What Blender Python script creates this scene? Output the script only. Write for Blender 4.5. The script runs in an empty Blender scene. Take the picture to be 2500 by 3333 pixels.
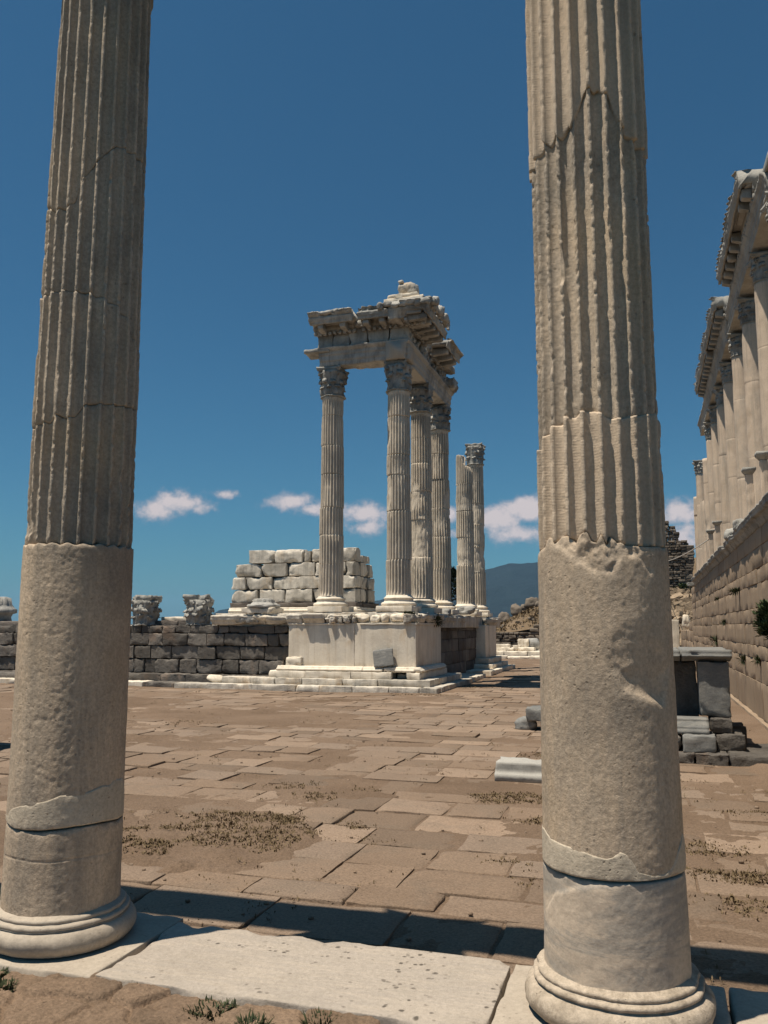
import bpy, math, random
import numpy as np
R = math.radians
random.seed(7)
RNG = np.random.default_rng(11)
sc = bpy.context.scene
COL = sc.collection
SUN_EL = 71.0
SUN_DIR = (-0.755, -0.656)          # horizontal direction towards the sun

# ------------------------------------------------------------------ noise
def _h(ix, iy, iz, seed):
    with np.errstate(over='ignore'):
        h = (ix.astype(np.uint32)*np.uint32(374761393) + iy.astype(np.uint32)*np.uint32(668265263)
             + iz.astype(np.uint32)*np.uint32(2246822519) + np.uint32((seed*3266489917) & 0xffffffff))
        h = (h ^ (h >> np.uint32(13)))*np.uint32(1274126177)
        h = (h ^ (h >> np.uint32(15)))*np.uint32(2246822519)
        h = h ^ (h >> np.uint32(16))
    return h.astype(np.float64)/4294967295.0*2-1

def vnoise(P, seed=0):
    F = np.floor(P); f = P-F; I = F.astype(np.int64)
    u = f*f*f*(f*(f*6-15)+10)
    r = 0
    for dx in (0, 1):
        wx = u[:, 0] if dx else 1-u[:, 0]
        for dy in (0, 1):
            wy = u[:, 1] if dy else 1-u[:, 1]
            for dz in (0, 1):
                wz = u[:, 2] if dz else 1-u[:, 2]
                r = r + wx*wy*wz*_h(I[:, 0]+dx, I[:, 1]+dy, I[:, 2]+dz, seed)
    return r

def fbm(P, scale=1.0, octv=4, seed=0, gain=.5):
    P = np.asarray(P, float)*scale
    a = 1.0; s = 0; t = 0
    for o in range(octv):
        s = s + a*vnoise(P+17.3*o, seed+o*31); t += a; a *= gain; P = P*2.03
    return s/t*1.6

# ------------------------------------------------------------------ meshes
class MB:
    def __init__(s): s.v = []; s.f = {}; s.t = []; s.n = 0
    def add(s, V, F, tone=0.0):
        V = np.asarray(V, float)
        s.v.append(V)
        for A in (F if isinstance(F, list) else [F]):
            A = np.asarray(A, np.int64)
            if A.size: s.f.setdefault(A.shape[1], []).append(A+s.n)
        t = np.empty(len(V)); t[:] = tone
        s.t.append(t); s.n += len(V)
        return s
    def ngon(s, idx): s.f.setdefault(len(idx), []).append(np.asarray([idx], np.int64))

def off(o):
    x = np.zeros(3)
    while o is not None:
        x += np.array(o.location); o = o.parent
    return x

def obj(name, mb, mat, parent=None, smooth=True, loc=None, **props):
    V = np.concatenate(mb.v); T = np.concatenate(mb.t)
    o0 = off(parent)
    if loc is not None: o0 = o0+np.array(loc)
    V = V-o0
    me = bpy.data.meshes.new(name)
    me.vertices.add(len(V)); me.vertices.foreach_set('co', V.astype(np.float32).ravel())
    loops = []; tot = []
    for k, L in s_items(mb.f):
        A = np.concatenate(L); loops.append(A.ravel()); tot.append(np.full(len(A), k))
    loops = np.concatenate(loops); tot = np.concatenate(tot)
    me.loops.add(len(loops)); me.loops.foreach_set('vertex_index', loops.astype(np.int32))
    me.polygons.add(len(tot))
    st = np.concatenate([[0], np.cumsum(tot)[:-1]])
    me.polygons.foreach_set('loop_start', st.astype(np.int32))
    me.polygons.foreach_set('loop_total', tot.astype(np.int32))
    me.polygons.foreach_set('use_smooth', np.full(len(tot), bool(smooth)))
    a = me.attributes.new('tone', 'FLOAT', 'POINT'); a.data.foreach_set('value', T.astype(np.float32))
    me.update(calc_edges=True); me.validate()
    if mat: me.materials.append(mat)
    o = bpy.data.objects.new(name, me); COL.objects.link(o)
    if loc is not None: o.location = loc
    if parent: o.parent = parent
    for k, v in props.items(): o[k] = v
    return o
def s_items(d): return sorted(d.items())

def thing(name, label, cat, loc, group=None):
    o = bpy.data.objects.new(name, None); COL.objects.link(o)
    o.location = loc; o.empty_display_size = .3
    o['label'] = label; o['category'] = cat
    if group: o['group'] = group
    return o
def tags(label, cat, group=None):
    d = dict(label=label, category=cat)
    if group: d['group'] = group
    return d

def grid_faces(nr, nc, wrap=False, base=0):
    r = np.arange(nr-1)[:, None]; c = np.arange(nc if wrap else nc-1)[None, :]
    c2 = (c+1) % nc
    return np.stack([r*nc+c, r*nc+c2, (r+1)*nc+c2, (r+1)*nc+c], -1).reshape(-1, 4)+base

def _axis(L, cell, rad):
    rad = min(rad, L*.3)
    n = max(1, int(round((L-2*rad)/cell)))
    return np.concatenate([[0, rad*.35], np.linspace(rad, L-rad, n+1), [L-rad*.35, L]])-L/2

def rot_z(V, a):
    c, s = math.cos(a), math.sin(a); V = np.asarray(V, float).copy()
    x = V[:, 0]*c-V[:, 1]*s; y = V[:, 0]*s+V[:, 1]*c
    V[:, 0] = x; V[:, 1] = y; return V
def rot_ax(V, ax, a):
    c, s = math.cos(a), math.sin(a); V = np.asarray(V, float).copy()
    i, j = [(1, 2), (2, 0), (0, 1)][ax]
    x = V[:, i]*c-V[:, j]*s; y = V[:, i]*s+V[:, j]*c
    V[:, i] = x; V[:, j] = y; return V

def box_data(size, cell=.1, rad=.03, chip=1.0, rough=.006, seed=0, cscale=4.0, bulge=0.0, lump=0.0):
    """stone block with worn, chipped edges, centred on the origin"""
    size = np.array(size, float)
    ax = [_axis(size[i], cell, rad) for i in range(3)]
    n = [len(a) for a in ax]
    keys = []; quads = []
    for d in range(3):
        i, j = [(1, 2), (2, 0), (0, 1)][d]
        for side in (0, n[d]-1):
            A, B = np.meshgrid(np.arange(n[i]), np.arange(n[j]), indexing='ij')
            K = np.zeros(A.shape+(3,), int); K[..., i] = A; K[..., j] = B; K[..., d] = side
            kk = (K[..., 0]*n[1]+K[..., 1])*n[2]+K[..., 2]
            q = np.stack([kk[:-1, :-1], kk[1:, :-1], kk[1:, 1:], kk[:-1, 1:]], -1).reshape(-1, 4)
            if side == 0: q = q[:, ::-1]
            quads.append(q)
    Q = np.concatenate(quads)
    u, inv = np.unique(Q.ravel(), return_inverse=True)
    F = inv.reshape(-1, 4)
    k = u % n[2]; j = (u//n[2]) % n[1]; i = u//(n[1]*n[2])
    P = np.stack([ax[0][i], ax[1][j], ax[2][k]], -1)
    h = size/2
    S = P+np.array([seed*3.17, seed*1.31, seed*7.7])
    nz = fbm(S, cscale, 3, seed)
    r = rad*(1+chip*np.clip(nz*2.2+.1, -.6, 3.5))
    r = np.minimum(r, h.min()*.85)[:, None]
    inner = np.clip(P, -(h-r), h-r)
    d = P-inner; L = np.linalg.norm(d, axis=1, keepdims=True); d = d/np.maximum(L, 1e-9)
    P2 = inner+d*r
    P2 = P2+d*(rough*fbm(S, 9/max(.3, size.max()), 4, seed+5) + rough*.6*fbm(S, 28, 2, seed+9))[:, None]
    if lump: P2 = P2+d*(lump*fbm(S, 1.6/size.max(), 2, seed+3))[:, None]
    if bulge:
        q = P/h; P2 = P2+d*(bulge*(1-(q**2).min(axis=1)))[:, None]*.5
    return P2, F

def block(mb, lo, hi, cell=.1, rad=.03, chip=1.0, rough=.006, seed=None, rz=0.0, rx=0.0, ry=0.0, tone=None, cscale=4.0, lump=0.0):
    lo = np.array(lo, float); hi = np.array(hi, float)
    if seed is None: seed = random.randint(1, 9999)
    V, F = box_data(hi-lo, cell, rad, chip, rough, seed, cscale, 0, lump)
    if rx: V = rot_ax(V, 0, rx)
    if ry: V = rot_ax(V, 1, ry)
    if rz: V = rot_z(V, rz)
    if tone is None: tone = random.uniform(-1, 1)
    mb.add(V+(lo+hi)/2, F, tone); return mb

def rock(mb, c, size, seed, sub=14, amp=.35, tone=None, rz=0.0):
    """angular boulder / lump"""
    nth, nph = sub*2, sub
    th = np.linspace(0, 2*math.pi, nth, endpoint=False); ph = np.linspace(0, math.pi, nph)
    TH, PH = np.meshgrid(th, ph)
    D = np.stack([np.sin(PH)*np.cos(TH), np.sin(PH)*np.sin(TH), np.cos(PH)], -1).reshape(-1, 3)
    rg = np.random.default_rng(seed)
    nk = rg.normal(0, 1, (15, 3)); nk /= np.linalg.norm(nk, axis=1, keepdims=True)
    nk = np.concatenate([nk, np.array([[0, 0, 1.], [0, 0, -1.], [.98, .2, 0], [-.98, .2, 0], [.1, -1, .1], [.1, 1, 0]])]); hk = np.concatenate([rg.uniform(.78, 1.0, 15), rg.uniform(.7, .95, 6)])
    q = np.maximum(D@nk.T, 1e-3)/hk[None]
    rr = 1/(q**9).sum(1)**(1/9)
    rr = np.minimum(rr, 1.25)
    nn = fbm(D+seed*3.1, 1.3, 2, seed); n2 = fbm(D+seed*1.7, 3.6, 4, seed+4)
    rr = rr*(1+amp*.45*nn+amp*.35*n2)
    V = D*rr[:, None]*np.array(size)/2
    V = rot_z(V, rz)
    mb.add(V+np.array(c), grid_faces(nph, nth, True)[:, ::-1], random.uniform(-1, 1) if tone is None else tone)
    return mb

def bar(mb, prof, L, origin, du, dl, step=.08, pstep=.04, rough=.006, seed=0, tone=0.0, chip=0.0, cscale=3.0, post=None):
    """moulding: closed profile [(out, up)] swept along dl for L; du is the outward direction"""
    prof = np.array(prof, float); n = len(prof); pts = []
    for i in range(n):
        a, b = prof[i], prof[(i+1) % n]; m = max(1, int(np.linalg.norm(b-a)/pstep))
        for k in range(m): pts.append(a+(b-a)*k/m)
    pts = np.array(pts); m = len(pts)
    cen = pts.mean(0)
    ns = max(2, int(L/step)+1)
    xs = np.linspace(0, L, ns)
    du = np.array(du, float); dl = np.array(dl, float); o = np.array(origin, float)
    U = np.repeat(pts[None], ns, 0); X = np.repeat(xs[:, None], m, 1)
    W = (o+U[..., 0:1]*du+U[..., 1:2]*np.array([0, 0, 1.])+X[..., None]*dl).reshape(-1, 3)
    dirs = (U-cen).reshape(-1, 2); dirs /= np.maximum(np.linalg.norm(dirs, axis=1, keepdims=True), 1e-6)
    d = rough*(fbm(W+seed*5.3, 3, 4, seed)+.5*fbm(W, 20, 2, seed+2))
    if chip:
        c = fbm(W+seed*2.1, cscale, 3, seed+8)
        d = d-chip*np.clip(c-.12, 0, 1)
    W = W+dirs[:, 0:1]*du*d[:, None]+dirs[:, 1:2]*np.array([0, 0, 1.])*d[:, None]
    if post is not None: W = W+du*post(U.reshape(-1, 2), X.ravel())[:, None]
    E = fbm(np.concatenate([W[:m], W[-m:]]), 3, 3, seed+4)*rough*3
    W[:m] += dl*(np.abs(E[:m]))[:, None]; W[-m:] -= dl*(np.abs(E[m:]))[:, None]
    b = mb.n
    F = grid_faces(ns, m, True)
    cross = np.cross(np.array([0, 0, 1.]), dl)@du
    area = np.sum(prof[:, 0]*np.roll(prof[:, 1], -1)-np.roll(prof[:, 0], -1)*prof[:, 1])
    flip = (np.cross(du, np.array([0, 0, 1.]))@dl)*area < 0
    mb.add(W, F[:, ::-1] if flip else F, tone)
    a1 = list(range(b, b+m)); a2 = list(range(b+(ns-1)*m, b+ns*m))
    if flip: mb.ngon(a1); mb.ngon(a2[::-1])
    else: mb.ngon(a1[::-1]); mb.ngon(a2)
    return mb

def lathe(mb, prof, c, nth=64, rough=.004, seed=0, tone=0.0, chip=0.0, cscale=5.0):
    prof = np.array(prof, float); n = len(prof)
    th = np.linspace(0, 2*math.pi, nth, endpoint=False)
    rr = np.repeat(prof[:, 0:1], nth, 1); zz = np.repeat(prof[:, 1:2], nth, 1); T = np.repeat(th[None], n, 0)
    P = np.stack([rr*np.cos(T), rr*np.sin(T), zz], -1).reshape(-1, 3)+np.array([c[0], c[1], 0])
    d = rough*(fbm(P, 5, 3, seed)+.6*fbm(P, 24, 2, seed+1))
    if chip: d = d-chip*np.clip(fbm(P, cscale, 3, seed+2)-.1, 0, 1)
    r2 = np.maximum(rr.ravel()+d, 0.001)
    P = np.stack([r2*np.cos(T.ravel())+c[0], r2*np.sin(T.ravel())+c[1], zz.ravel()+(c[2] if len(c) > 2 else 0)], -1)
    mb.add(P, grid_faces(n, nth, True), tone)
    return mb

def arc(cx, cy, r, a0, a1, n=8, ry=None):
    ry = r if ry is None else ry
    return [(cx+r*math.cos(R(a0+(a1-a0)*i/(n-1))), cy+ry*math.sin(R(a0+(a1-a0)*i/(n-1)))) for i in range(n)]

def polyl(pts):
    """closed boundary line around a column: height against angle (degrees, from the court-facing side)"""
    p = sorted(pts); a = np.array([q[0] for q in p], float); z = np.array([q[1] for q in p], float)
    A = np.concatenate([a-360, a, a+360]); Z = np.concatenate([z, z, z])
    return lambda t: np.interp(t, A, Z)
def const(v): return lambda t: np.full(np.shape(t), float(v))

def flute_angles(nfl, phase, per=14, fil=.2):
    u = [0, fil*.5, fil]
    m = per-3
    x = -np.cos(np.linspace(0, math.pi, m+2))[1:-1]
    u = np.array(u+list(fil+(1-fil)*(x+1)/2))
    th = (np.arange(nfl)[:, None]+u[None])*360.0/nfl+phase
    dep = np.where(u <= fil, 0, 1.0)
    xx = np.clip((u-fil)/(1-fil)*2-1, -1, 1)
    dep = dep*np.sqrt(np.maximum(0, 1-xx**2))**.8
    return th.ravel(), np.tile(dep, nfl)

def drum(mb, A, zb, zt, rf, dz=.015, flute=None, nth=160, base=0.0, ero=0.0, ebias=0.0, escale=(14, 3.2), rough=.003, seed=0, dr=None, ragged=.0045, edge=.008, tone=0.0, zextra=(), fend=None):
    """one drum of a column, from boundary zb(theta) to zt(theta)"""
    if flute:
        nfl, phase, depth = flute; th, dep = flute_angles(nfl, phase); nth = len(th)
    else:
        th = np.linspace(0, 360, nth, endpoint=False); dep = np.zeros(nth); depth = 0
    t180 = (th+180) % 360-180
    b = zb(t180); t = zt(t180)
    nz = max(4, int((t-b).max()/dz)+1)
    s = np.linspace(0, 1, nz)
    if len(zextra): s = np.unique(np.concatenate([s, np.asarray(zextra)]))
    nz = len(s)
    Z = b[None]+(t-b)[None]*s[:, None]
    TH = np.repeat(t180[None], nz, 0); DEP = np.repeat(dep[None], nz, 0)
    r0 = rf(Z)
    if fend is not None:      # flutes rounded off near their lower end
        DEP = DEP*np.clip((Z-fend[0])/fend[1], 0, 1)**.5
    arcl = np.radians(TH)*r0
    N = np.stack([r0*np.cos(np.radians(TH)), r0*np.sin(np.radians(TH)), Z*escale[1]/escale[0]], -1).reshape(-1, 3)+seed*2.3
    e = np.zeros(Z.shape)
    if ero:
        e = ero*np.clip(fbm(N, escale[0], 4, seed)+ebias, 0, 2).reshape(Z.shape)
        e = e+ragged*np.clip(fbm(N*np.array([1, 1, escale[0]/escale[1]*.8]), 48, 3, seed+3)-.05, 0, 2).reshape(Z.shape)
    r = np.minimum(r0-depth*DEP, r0-e)
    N2 = np.stack([r0*np.cos(np.radians(TH)), r0*np.sin(np.radians(TH)), Z], -1).reshape(-1, 3)+seed*1.3
    r = r+rough*(fbm(N2, 9, 4, seed+6)+.6*fbm(N2, 45, 2, seed+7)).reshape(Z.shape)
    if dr is not None: r = r+dr(TH, Z)
    if edge:
        dd = np.minimum(Z-b[None], t[None]-Z)
        en = 1+np.clip(2.5*fbm(N2, 16, 3, seed+12).reshape(Z.shape), -.8, 3)
        r = r-edge*en*np.exp(-dd/.012)
    # close the ends towards the axis
    r = np.vstack([r[:1]*.72, r, r[-1:]*.72]); Z = np.vstack([Z[:1], Z, Z[-1:]]); TH = np.vstack([TH[:1], TH, TH[-1:]])
    a = np.radians(TH)+base
    P = np.stack([A[0]+r*np.cos(a), A[1]+r*np.sin(a), Z], -1).reshape(-1, 3)
    mb.add(P, grid_faces(nz+2, nth, True), tone)
    return mb
# ------------------------------------------------------------------ materials
def nodes(name):
    m = bpy.data.materials.new(name); m.use_nodes = True
    nt = m.node_tree; nt.nodes.clear()
    return m, nt, nt.nodes, nt.links

def stone(name, cols, scale=2.0, streak=0.0, streak_col=(.05, .045, .04), bump=.35, bscale=40, pits=0.0, pitscale=30,
          tonevar=.12, stain=0.0, stain_col=(.06, .055, .05), stain_scale=1.2, rings=0.0, veins=0.0, vein_col=(.2, .2, .19), vdir=(1, 1, 1), rough=.9, tone_cols=None, bdist=.012, grain=.18, warm=None, pit_r=(.10, .22)):
    """weathered stone; cols: colours the noise moves between"""
    m, nt, N, L = nodes(name)
    out = N.new('ShaderNodeOutputMaterial'); bs = N.new('ShaderNodeBsdfPrincipled')
    bs.inputs['Roughness'].default_value = rough; bs.inputs['Specular IOR Level'].default_value = .25
    L.new(bs.outputs[0], out.inputs[0])
    geo = N.new('ShaderNodeNewGeometry')
    def mapped(s):
        mp = N.new('ShaderNodeMapping'); mp.inputs['Scale'].default_value = s; L.new(geo.outputs['Position'], mp.inputs[0]); return mp.outputs[0]
    def noise(vec, sc_, det=6, rgh=.6, dist=0.0):
        n = N.new('ShaderNodeTexNoise'); n.inputs['Scale'].default_value = sc_; n.inputs['Detail'].default_value = det
        n.inputs['Roughness'].default_value = rgh; n.inputs['Distortion'].default_value = dist
        L.new(vec, n.inputs['Vector']); return n.outputs[0]
    def ramp(fac, stops, interp='LINEAR'):
        r = N.new('ShaderNodeValToRGB'); r.color_ramp.interpolation = interp
        el = r.color_ramp.elements
        while len(el) < len(stops): el.new(.5)
        for e, (p, c) in zip(el, stops):
            e.position = p; e.color = (c, c, c, 1) if not hasattr(c, '__len__') else (*c, 1)
        L.new(fac, r.inputs[0]); return r.outputs[0]
    def mix(fac, a, b, mode='MIX'):
        x = N.new('ShaderNodeMix'); x.data_type = 'RGBA'; x.blend_type = mode
        if hasattr(fac, 'links'): L.new(fac, x.inputs[0])
        else: x.inputs[0].default_value = fac
        for i, v in ((6, a), (7, b)):
            if hasattr(v, 'links'): L.new(v, x.inputs[i])
            else: x.inputs[i].default_value = (*v, 1)
        return x.outputs[2]
    P = geo.outputs['Position']
    k = len(cols)
    base = ramp(noise(P, scale, 8, .62, .4), [(.30+.40*i/max(1, k-1), c) for i, c in enumerate(cols)])
    tn = N.new('ShaderNodeAttribute'); tn.attribute_name = 'tone'
    if tone_cols:
        mr = N.new('ShaderNodeMapRange'); mr.inputs[1].default_value = -1; mr.inputs[2].default_value = 1
        L.new(tn.outputs['Fac'], mr.inputs[0])
        tc = ramp(mr.outputs[0], [(i/(len(tone_cols)-1), c) for i, c in enumerate(tone_cols)])
        base = mix(.6, base, tc)
    if veins:
        v = ramp(noise(mapped(vdir), 1.0, 7, .65, 1.2), [(.40, 0), (.5, 1), (.58, 0)])
        vm = N.new('ShaderNodeMath'); vm.operation = 'MULTIPLY'; vm.inputs[1].default_value = veins
        L.new(v, vm.inputs[0]); base = mix(vm.outputs[0], base, vein_col)
    if stain:
        s = ramp(noise(mapped((1, 1, .6)), stain_scale, 7, .68, .3), [(.50, 0), (.68, 1)])
        sm = N.new('ShaderNodeMath'); sm.operation = 'MULTIPLY'; sm.inputs[1].default_value = stain
        L.new(s, sm.inputs[0]); base = mix(sm.outputs[0], base, stain_col)
    if warm:
        w = ramp(noise(mapped((1, 1, .5)), 1.7, 5, .6, .5), [(.55, 0), (.72, .55)])
        base = mix(w, base, warm)
    if streak:
        s = ramp(noise(mapped((7, 7, .22)), 1.0, 6, .7), [(.50, 0), (.68, 1)])
        sm = N.new('ShaderNodeMath'); sm.operation = 'MULTIPLY'; sm.inputs[1].default_value = streak
        L.new(s, sm.inputs[0]); base = mix(sm.outputs[0], base, streak_col)
    # fine grain
    g = ramp(noise(P, 55, 5, .75), [(.3, 1-grain), (.7, 1+grain*.6)])
    base = mix(1.0, base, g, 'MULTIPLY')
    # per-stone tone
    tm = N.new('ShaderNodeMath'); tm.operation = 'MULTIPLY_ADD'; tm.inputs[1].default_value = tonevar; tm.inputs[2].default_value = 1
    L.new(tn.outputs['Fac'], tm.inputs[0])
    cx = N.new('ShaderNodeCombineXYZ')
    for i in range(3): L.new(tm.outputs[0], cx.inputs[i])
    base = mix(1.0, base, cx.outputs[0], 'MULTIPLY')
    hgt = noise(P, bscale, 8, .72)
    if pits:
        vo = N.new('ShaderNodeTexVoronoi'); vo.inputs['Scale'].default_value = pitscale
        wob = N.new('ShaderNodeVectorMath'); wob.operation = 'MULTIPLY_ADD'
        nn = N.new('ShaderNodeTexNoise'); nn.inputs['Scale'].default_value = pitscale*.7; L.new(P, nn.inputs['Vector'])
        L.new(nn.outputs['Color'], wob.inputs[0]); wob.inputs[1].default_value = (.03, .03, .03); L.new(P, wob.inputs[2])
        L.new(wob.outputs[0], vo.inputs['Vector'])
        pm = ramp(vo.outputs['Distance'], [(pit_r[0], 1), (pit_r[1], 0)])
        sel = ramp(noise(P, 4, 4, .6), [(.50, 0), (.62, 1)])
        mm = N.new('ShaderNodeMath'); mm.operation = 'MULTIPLY'; L.new(pm, mm.inputs[0]); L.new(sel, mm.inputs[1])
        m2 = N.new('ShaderNodeMath'); m2.operation = 'MULTIPLY'; m2.inputs[1].default_value = pits; L.new(mm.outputs[0], m2.inputs[0])
        base = mix(m2.outputs[0], base, tuple(c*.35 for c in cols[0]))
        sb = N.new('ShaderNodeMath'); sb.operation = 'SUBTRACT'; L.new(hgt, sb.inputs[0]); L.new(m2.outputs[0], sb.inputs[1]); hgt = sb.outputs[0]
    if rings:
        wv = N.new('ShaderNodeTexWave'); wv.wave_type = 'BANDS'; wv.bands_direction = 'Z'
        wv.inputs['Scale'].default_value = 24; wv.inputs['Distortion'].default_value = 3.5; wv.inputs['Detail'].default_value = 3; wv.inputs['Detail Scale'].default_value = 3
        L.new(P, wv.inputs['Vector'])
        ma = N.new('ShaderNodeMath'); ma.operation = 'MULTIPLY_ADD'; ma.inputs[1].default_value = rings; L.new(wv.outputs['Fac'], ma.inputs[0]); L.new(hgt, ma.inputs[2]); hgt = ma.outputs[0]
    L.new(base, bs.inputs['Base Color'])
    bp = N.new('ShaderNodeBump'); bp.inputs['Strength'].default_value = bump; bp.inputs['Distance'].default_value = bdist
    L.new(hgt, bp.inputs['Height']); L.new(bp.outputs[0], bs.inputs['Normal'])
    return m

def leafmat(name, a, b, sc_=6, trans=.2):
    m, nt, N, L = nodes(name)
    out = N.new('ShaderNodeOutputMaterial'); bs = N.new('ShaderNodeBsdfPrincipled'); bs.inputs['Roughness'].default_value = .75
    bs.inputs['Specular IOR Level'].default_value = .2
    geo = N.new('ShaderNodeNewGeometry'); n = N.new('ShaderNodeTexNoise'); n.inputs['Scale'].default_value = sc_
    L.new(geo.outputs['Position'], n.inputs['Vector'])
    r = N.new('ShaderNodeValToRGB'); r.color_ramp.elements[0].position = .35; r.color_ramp.elements[0].color = (*a, 1)
    r.color_ramp.elements[1].position = .68; r.color_ramp.elements[1].color = (*b, 1)
    L.new(n.outputs[0], r.inputs[0]); L.new(r.outputs[0], bs.inputs['Base Color'])
    L.new(bs.outputs[0], out.inputs[0])
    return m

M = {}
M['col_old'] = stone('weathered column marble', [(.36, .285, .21), (.53, .415, .30), (.66, .515, .37)], 1.1, streak=.45, streak_col=(.22, .20, .17), veins=.25, vein_col=(.24, .225, .20), vdir=(5, 5, 1.1), warm=(.50, .37, .235), stain=.5, stain_col=(.18, .165, .145), stain_scale=1.9, bump=.6, bscale=70, pits=.5, pitscale=30, bdist=.008, grain=.32)
M['col_new'] = stone('restored column stone', [(.53, .42, .31), (.67, .54, .405)], 2.2, streak=.4, streak_col=(.27, .245, .21), warm=(.60, .45, .30), stain=.45, stain_col=(.27, .25, .215), bump=.5, bscale=85, rings=.12, bdist=.006, pits=.6, pitscale=20, grain=.2)
M['col_grey'] = stone('grey veined drum marble', [(.40, .335, .265), (.60, .49, .375), (.50, .415, .325)], 1.6, veins=.65, vein_col=(.28, .265, .24), vdir=(1.2, 1.2, 5.5), bump=.4, bscale=55, bdist=.006, stain=.35, stain_col=(.27, .25, .22))
M['col_flute'] = stone('old fluted drum marble', [(.41, .34, .26), (.55, .445, .335), (.65, .53, .40)], 1.3, streak=.45, streak_col=(.22, .205, .18), veins=.35, vein_col=(.28, .26, .23), vdir=(5, 5, .8), warm=(.56, .42, .27), stain=.55, stain_col=(.19, .18, .16), stain_scale=1.9, bump=.6, bscale=60, pits=.5, pitscale=26, bdist=.008, grain=.3)
M['mortar'] = stone('repair mortar', [(.46, .39, .30), (.56, .48, .37)], 5, bump=.6, bscale=80, rings=.03, pits=.8, pitscale=40, bdist=.006, grain=.25)
M['base'] = stone('base marble', [(.34, .28, .21), (.60, .50, .39)], 5, stain=.6, stain_col=(.21, .165, .12), stain_scale=16, bump=.8, bscale=60, pits=.7, pitscale=44, bdist=.008, grain=.25)
M['slab'] = stone('white striated slab marble', [(.33, .28, .225), (.45, .385, .315), (.39, .335, .275)], 1.5, veins=.6, vein_col=(.36, .315, .27), vdir=(.7, 9, 2), bump=.6, bscale=40, pits=1.0, pit_r=(.14, .30), pitscale=22, bdist=.012, grain=.2, stain=.4, stain_col=(.36, .31, .25), stain_scale=4)
M['plinth'] = stone('smooth pale plinth slab', [(.37, .31, .245), (.465, .40, .32)], 3, bump=.35, bscale=60, stain=.25, stain_col=(.33, .27, .2), bdist=.006, pits=.4, pitscale=30)
M['temple'] = stone('cream temple marble', [(.66, .575, .455), (.82, .73, .595), (.74, .655, .525)], .9, streak=.4, streak_col=(.42, .325, .22), stain=.45, stain_col=(.36, .345, .315), stain_scale=.8, bump=.4, bscale=14, bdist=.02, warm=(.60, .42, .24))
M['shaft'] = stone('fluted temple marble', [(.52, .45, .355), (.74, .635, .505)], 1.2, streak=.5, streak_col=(.27, .25, .22), stain=.45, stain_col=(.28, .26, .225), stain_scale=.9, bump=.35, bscale=16, bdist=.015)
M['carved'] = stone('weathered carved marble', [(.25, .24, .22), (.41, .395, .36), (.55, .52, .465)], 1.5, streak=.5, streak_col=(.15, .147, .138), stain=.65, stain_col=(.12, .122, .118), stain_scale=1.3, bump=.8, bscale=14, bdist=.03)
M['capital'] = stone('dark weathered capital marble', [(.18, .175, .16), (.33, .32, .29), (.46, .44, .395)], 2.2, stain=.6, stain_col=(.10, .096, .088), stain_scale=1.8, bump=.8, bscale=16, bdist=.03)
M['cella'] = stone('cella block marble', [(.40, .36, .30), (.64, .58, .49), (.54, .49, .41)], 1.3, streak=.45, streak_col=(.16, .15, .135), stain=.7, stain_col=(.26, .245, .215), stain_scale=1.3, bump=.7, bscale=9, bdist=.03, tonevar=.2, warm=(.56, .38, .20))
M['andesite'] = stone('dark andesite', [(.085, .075, .066), (.155, .138, .12), (.20, .18, .155)], 1.6, bump=1.0, bscale=11, bdist=.05, tonevar=.35, stain=.4, stain_col=(.06, .055, .05), warm=(.26, .175, .12))
M['greypale'] = stone('pale grey restored stone', [(.36, .345, .31), (.46, .44, .395)], 1.4, bump=.3, bscale=14, bdist=.012, streak=.3, streak_col=(.3, .28, .25), stain=.3, stain_col=(.27, .265, .25))
M['andesite_red'] = stone('mixed andesite', [(.12, .10, .085), (.19, .16, .135)], 1.6, bump=1.0, bscale=9, bdist=.05, tonevar=.3, stain=.4, stain_col=(.06, .055, .05))
M['greymarble'] = stone('grey marble', [(.19, .185, .17), (.30, .29, .265)], 2.4, veins=.6, vein_col=(.15, .155, .155), vdir=(2, 2, 5), bump=.5, bscale=24, bdist=.015, stain=.45, stain_col=(.17, .17, .16))
M['ashlar'] = stone('tan ashlar', [(.265, .19, .128), (.35, .26, .178), (.31, .228, .155)], .7, streak=.7, streak_col=(.22, .17, .125), stain=.4, stain_col=(.30, .24, .18), bump=.35, bscale=12, bdist=.02, tonevar=.13)
M['stoa'] = stone('smooth stoa column marble', [(.45, .35, .255), (.60, .48, .365), (.52, .41, .305)], .9, streak=.85, streak_col=(.31, .27, .22), stain=.55, stain_col=(.38, .34, .285), bump=.2, bscale=10, bdist=.015)
M['stoaent'] = stone('stoa entablature marble', [(.26, .25, .225), (.43, .415, .375)], 1.2, streak=.4, streak_col=(.2, .185, .16), stain=.6, stain_col=(.2, .19, .165), bump=.6, bscale=12, bdist=.03)
M['dirt'] = stone('court dirt', [(.155, .102, .064), (.215, .147, .098), (.25, .175, .12)], .45, stain=.5, stain_col=(.165, .112, .074), stain_scale=.8, bump=1.0, bscale=22, pits=.5, pitscale=12, bdist=.03, grain=.45)
M['paver'] = stone('court flagstones', [(.185, .125, .082), (.26, .185, .128), (.235, .17, .12)], .8, tone_cols=[(.185, .132, .093), (.28, .198, .137), (.235, .18, .138), (.31, .224, .16)], stain=.55, stain_col=(.20, .155, .115), stain_scale=2.2, bump=.9, bscale=34, pits=.6, pitscale=26, bdist=.014, tonevar=.15, grain=.40)
M['floor'] = stone('portico rubble floor', [(.185, .122, .075), (.29, .2, .133), (.24, .165, .108)], 1.8, stain=.55, stain_col=(.17, .12, .08), stain_scale=3, bump=1.0, bscale=34, bdist=.02, tonevar=.15, grain=.4, pits=.5, pitscale=30)
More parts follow.
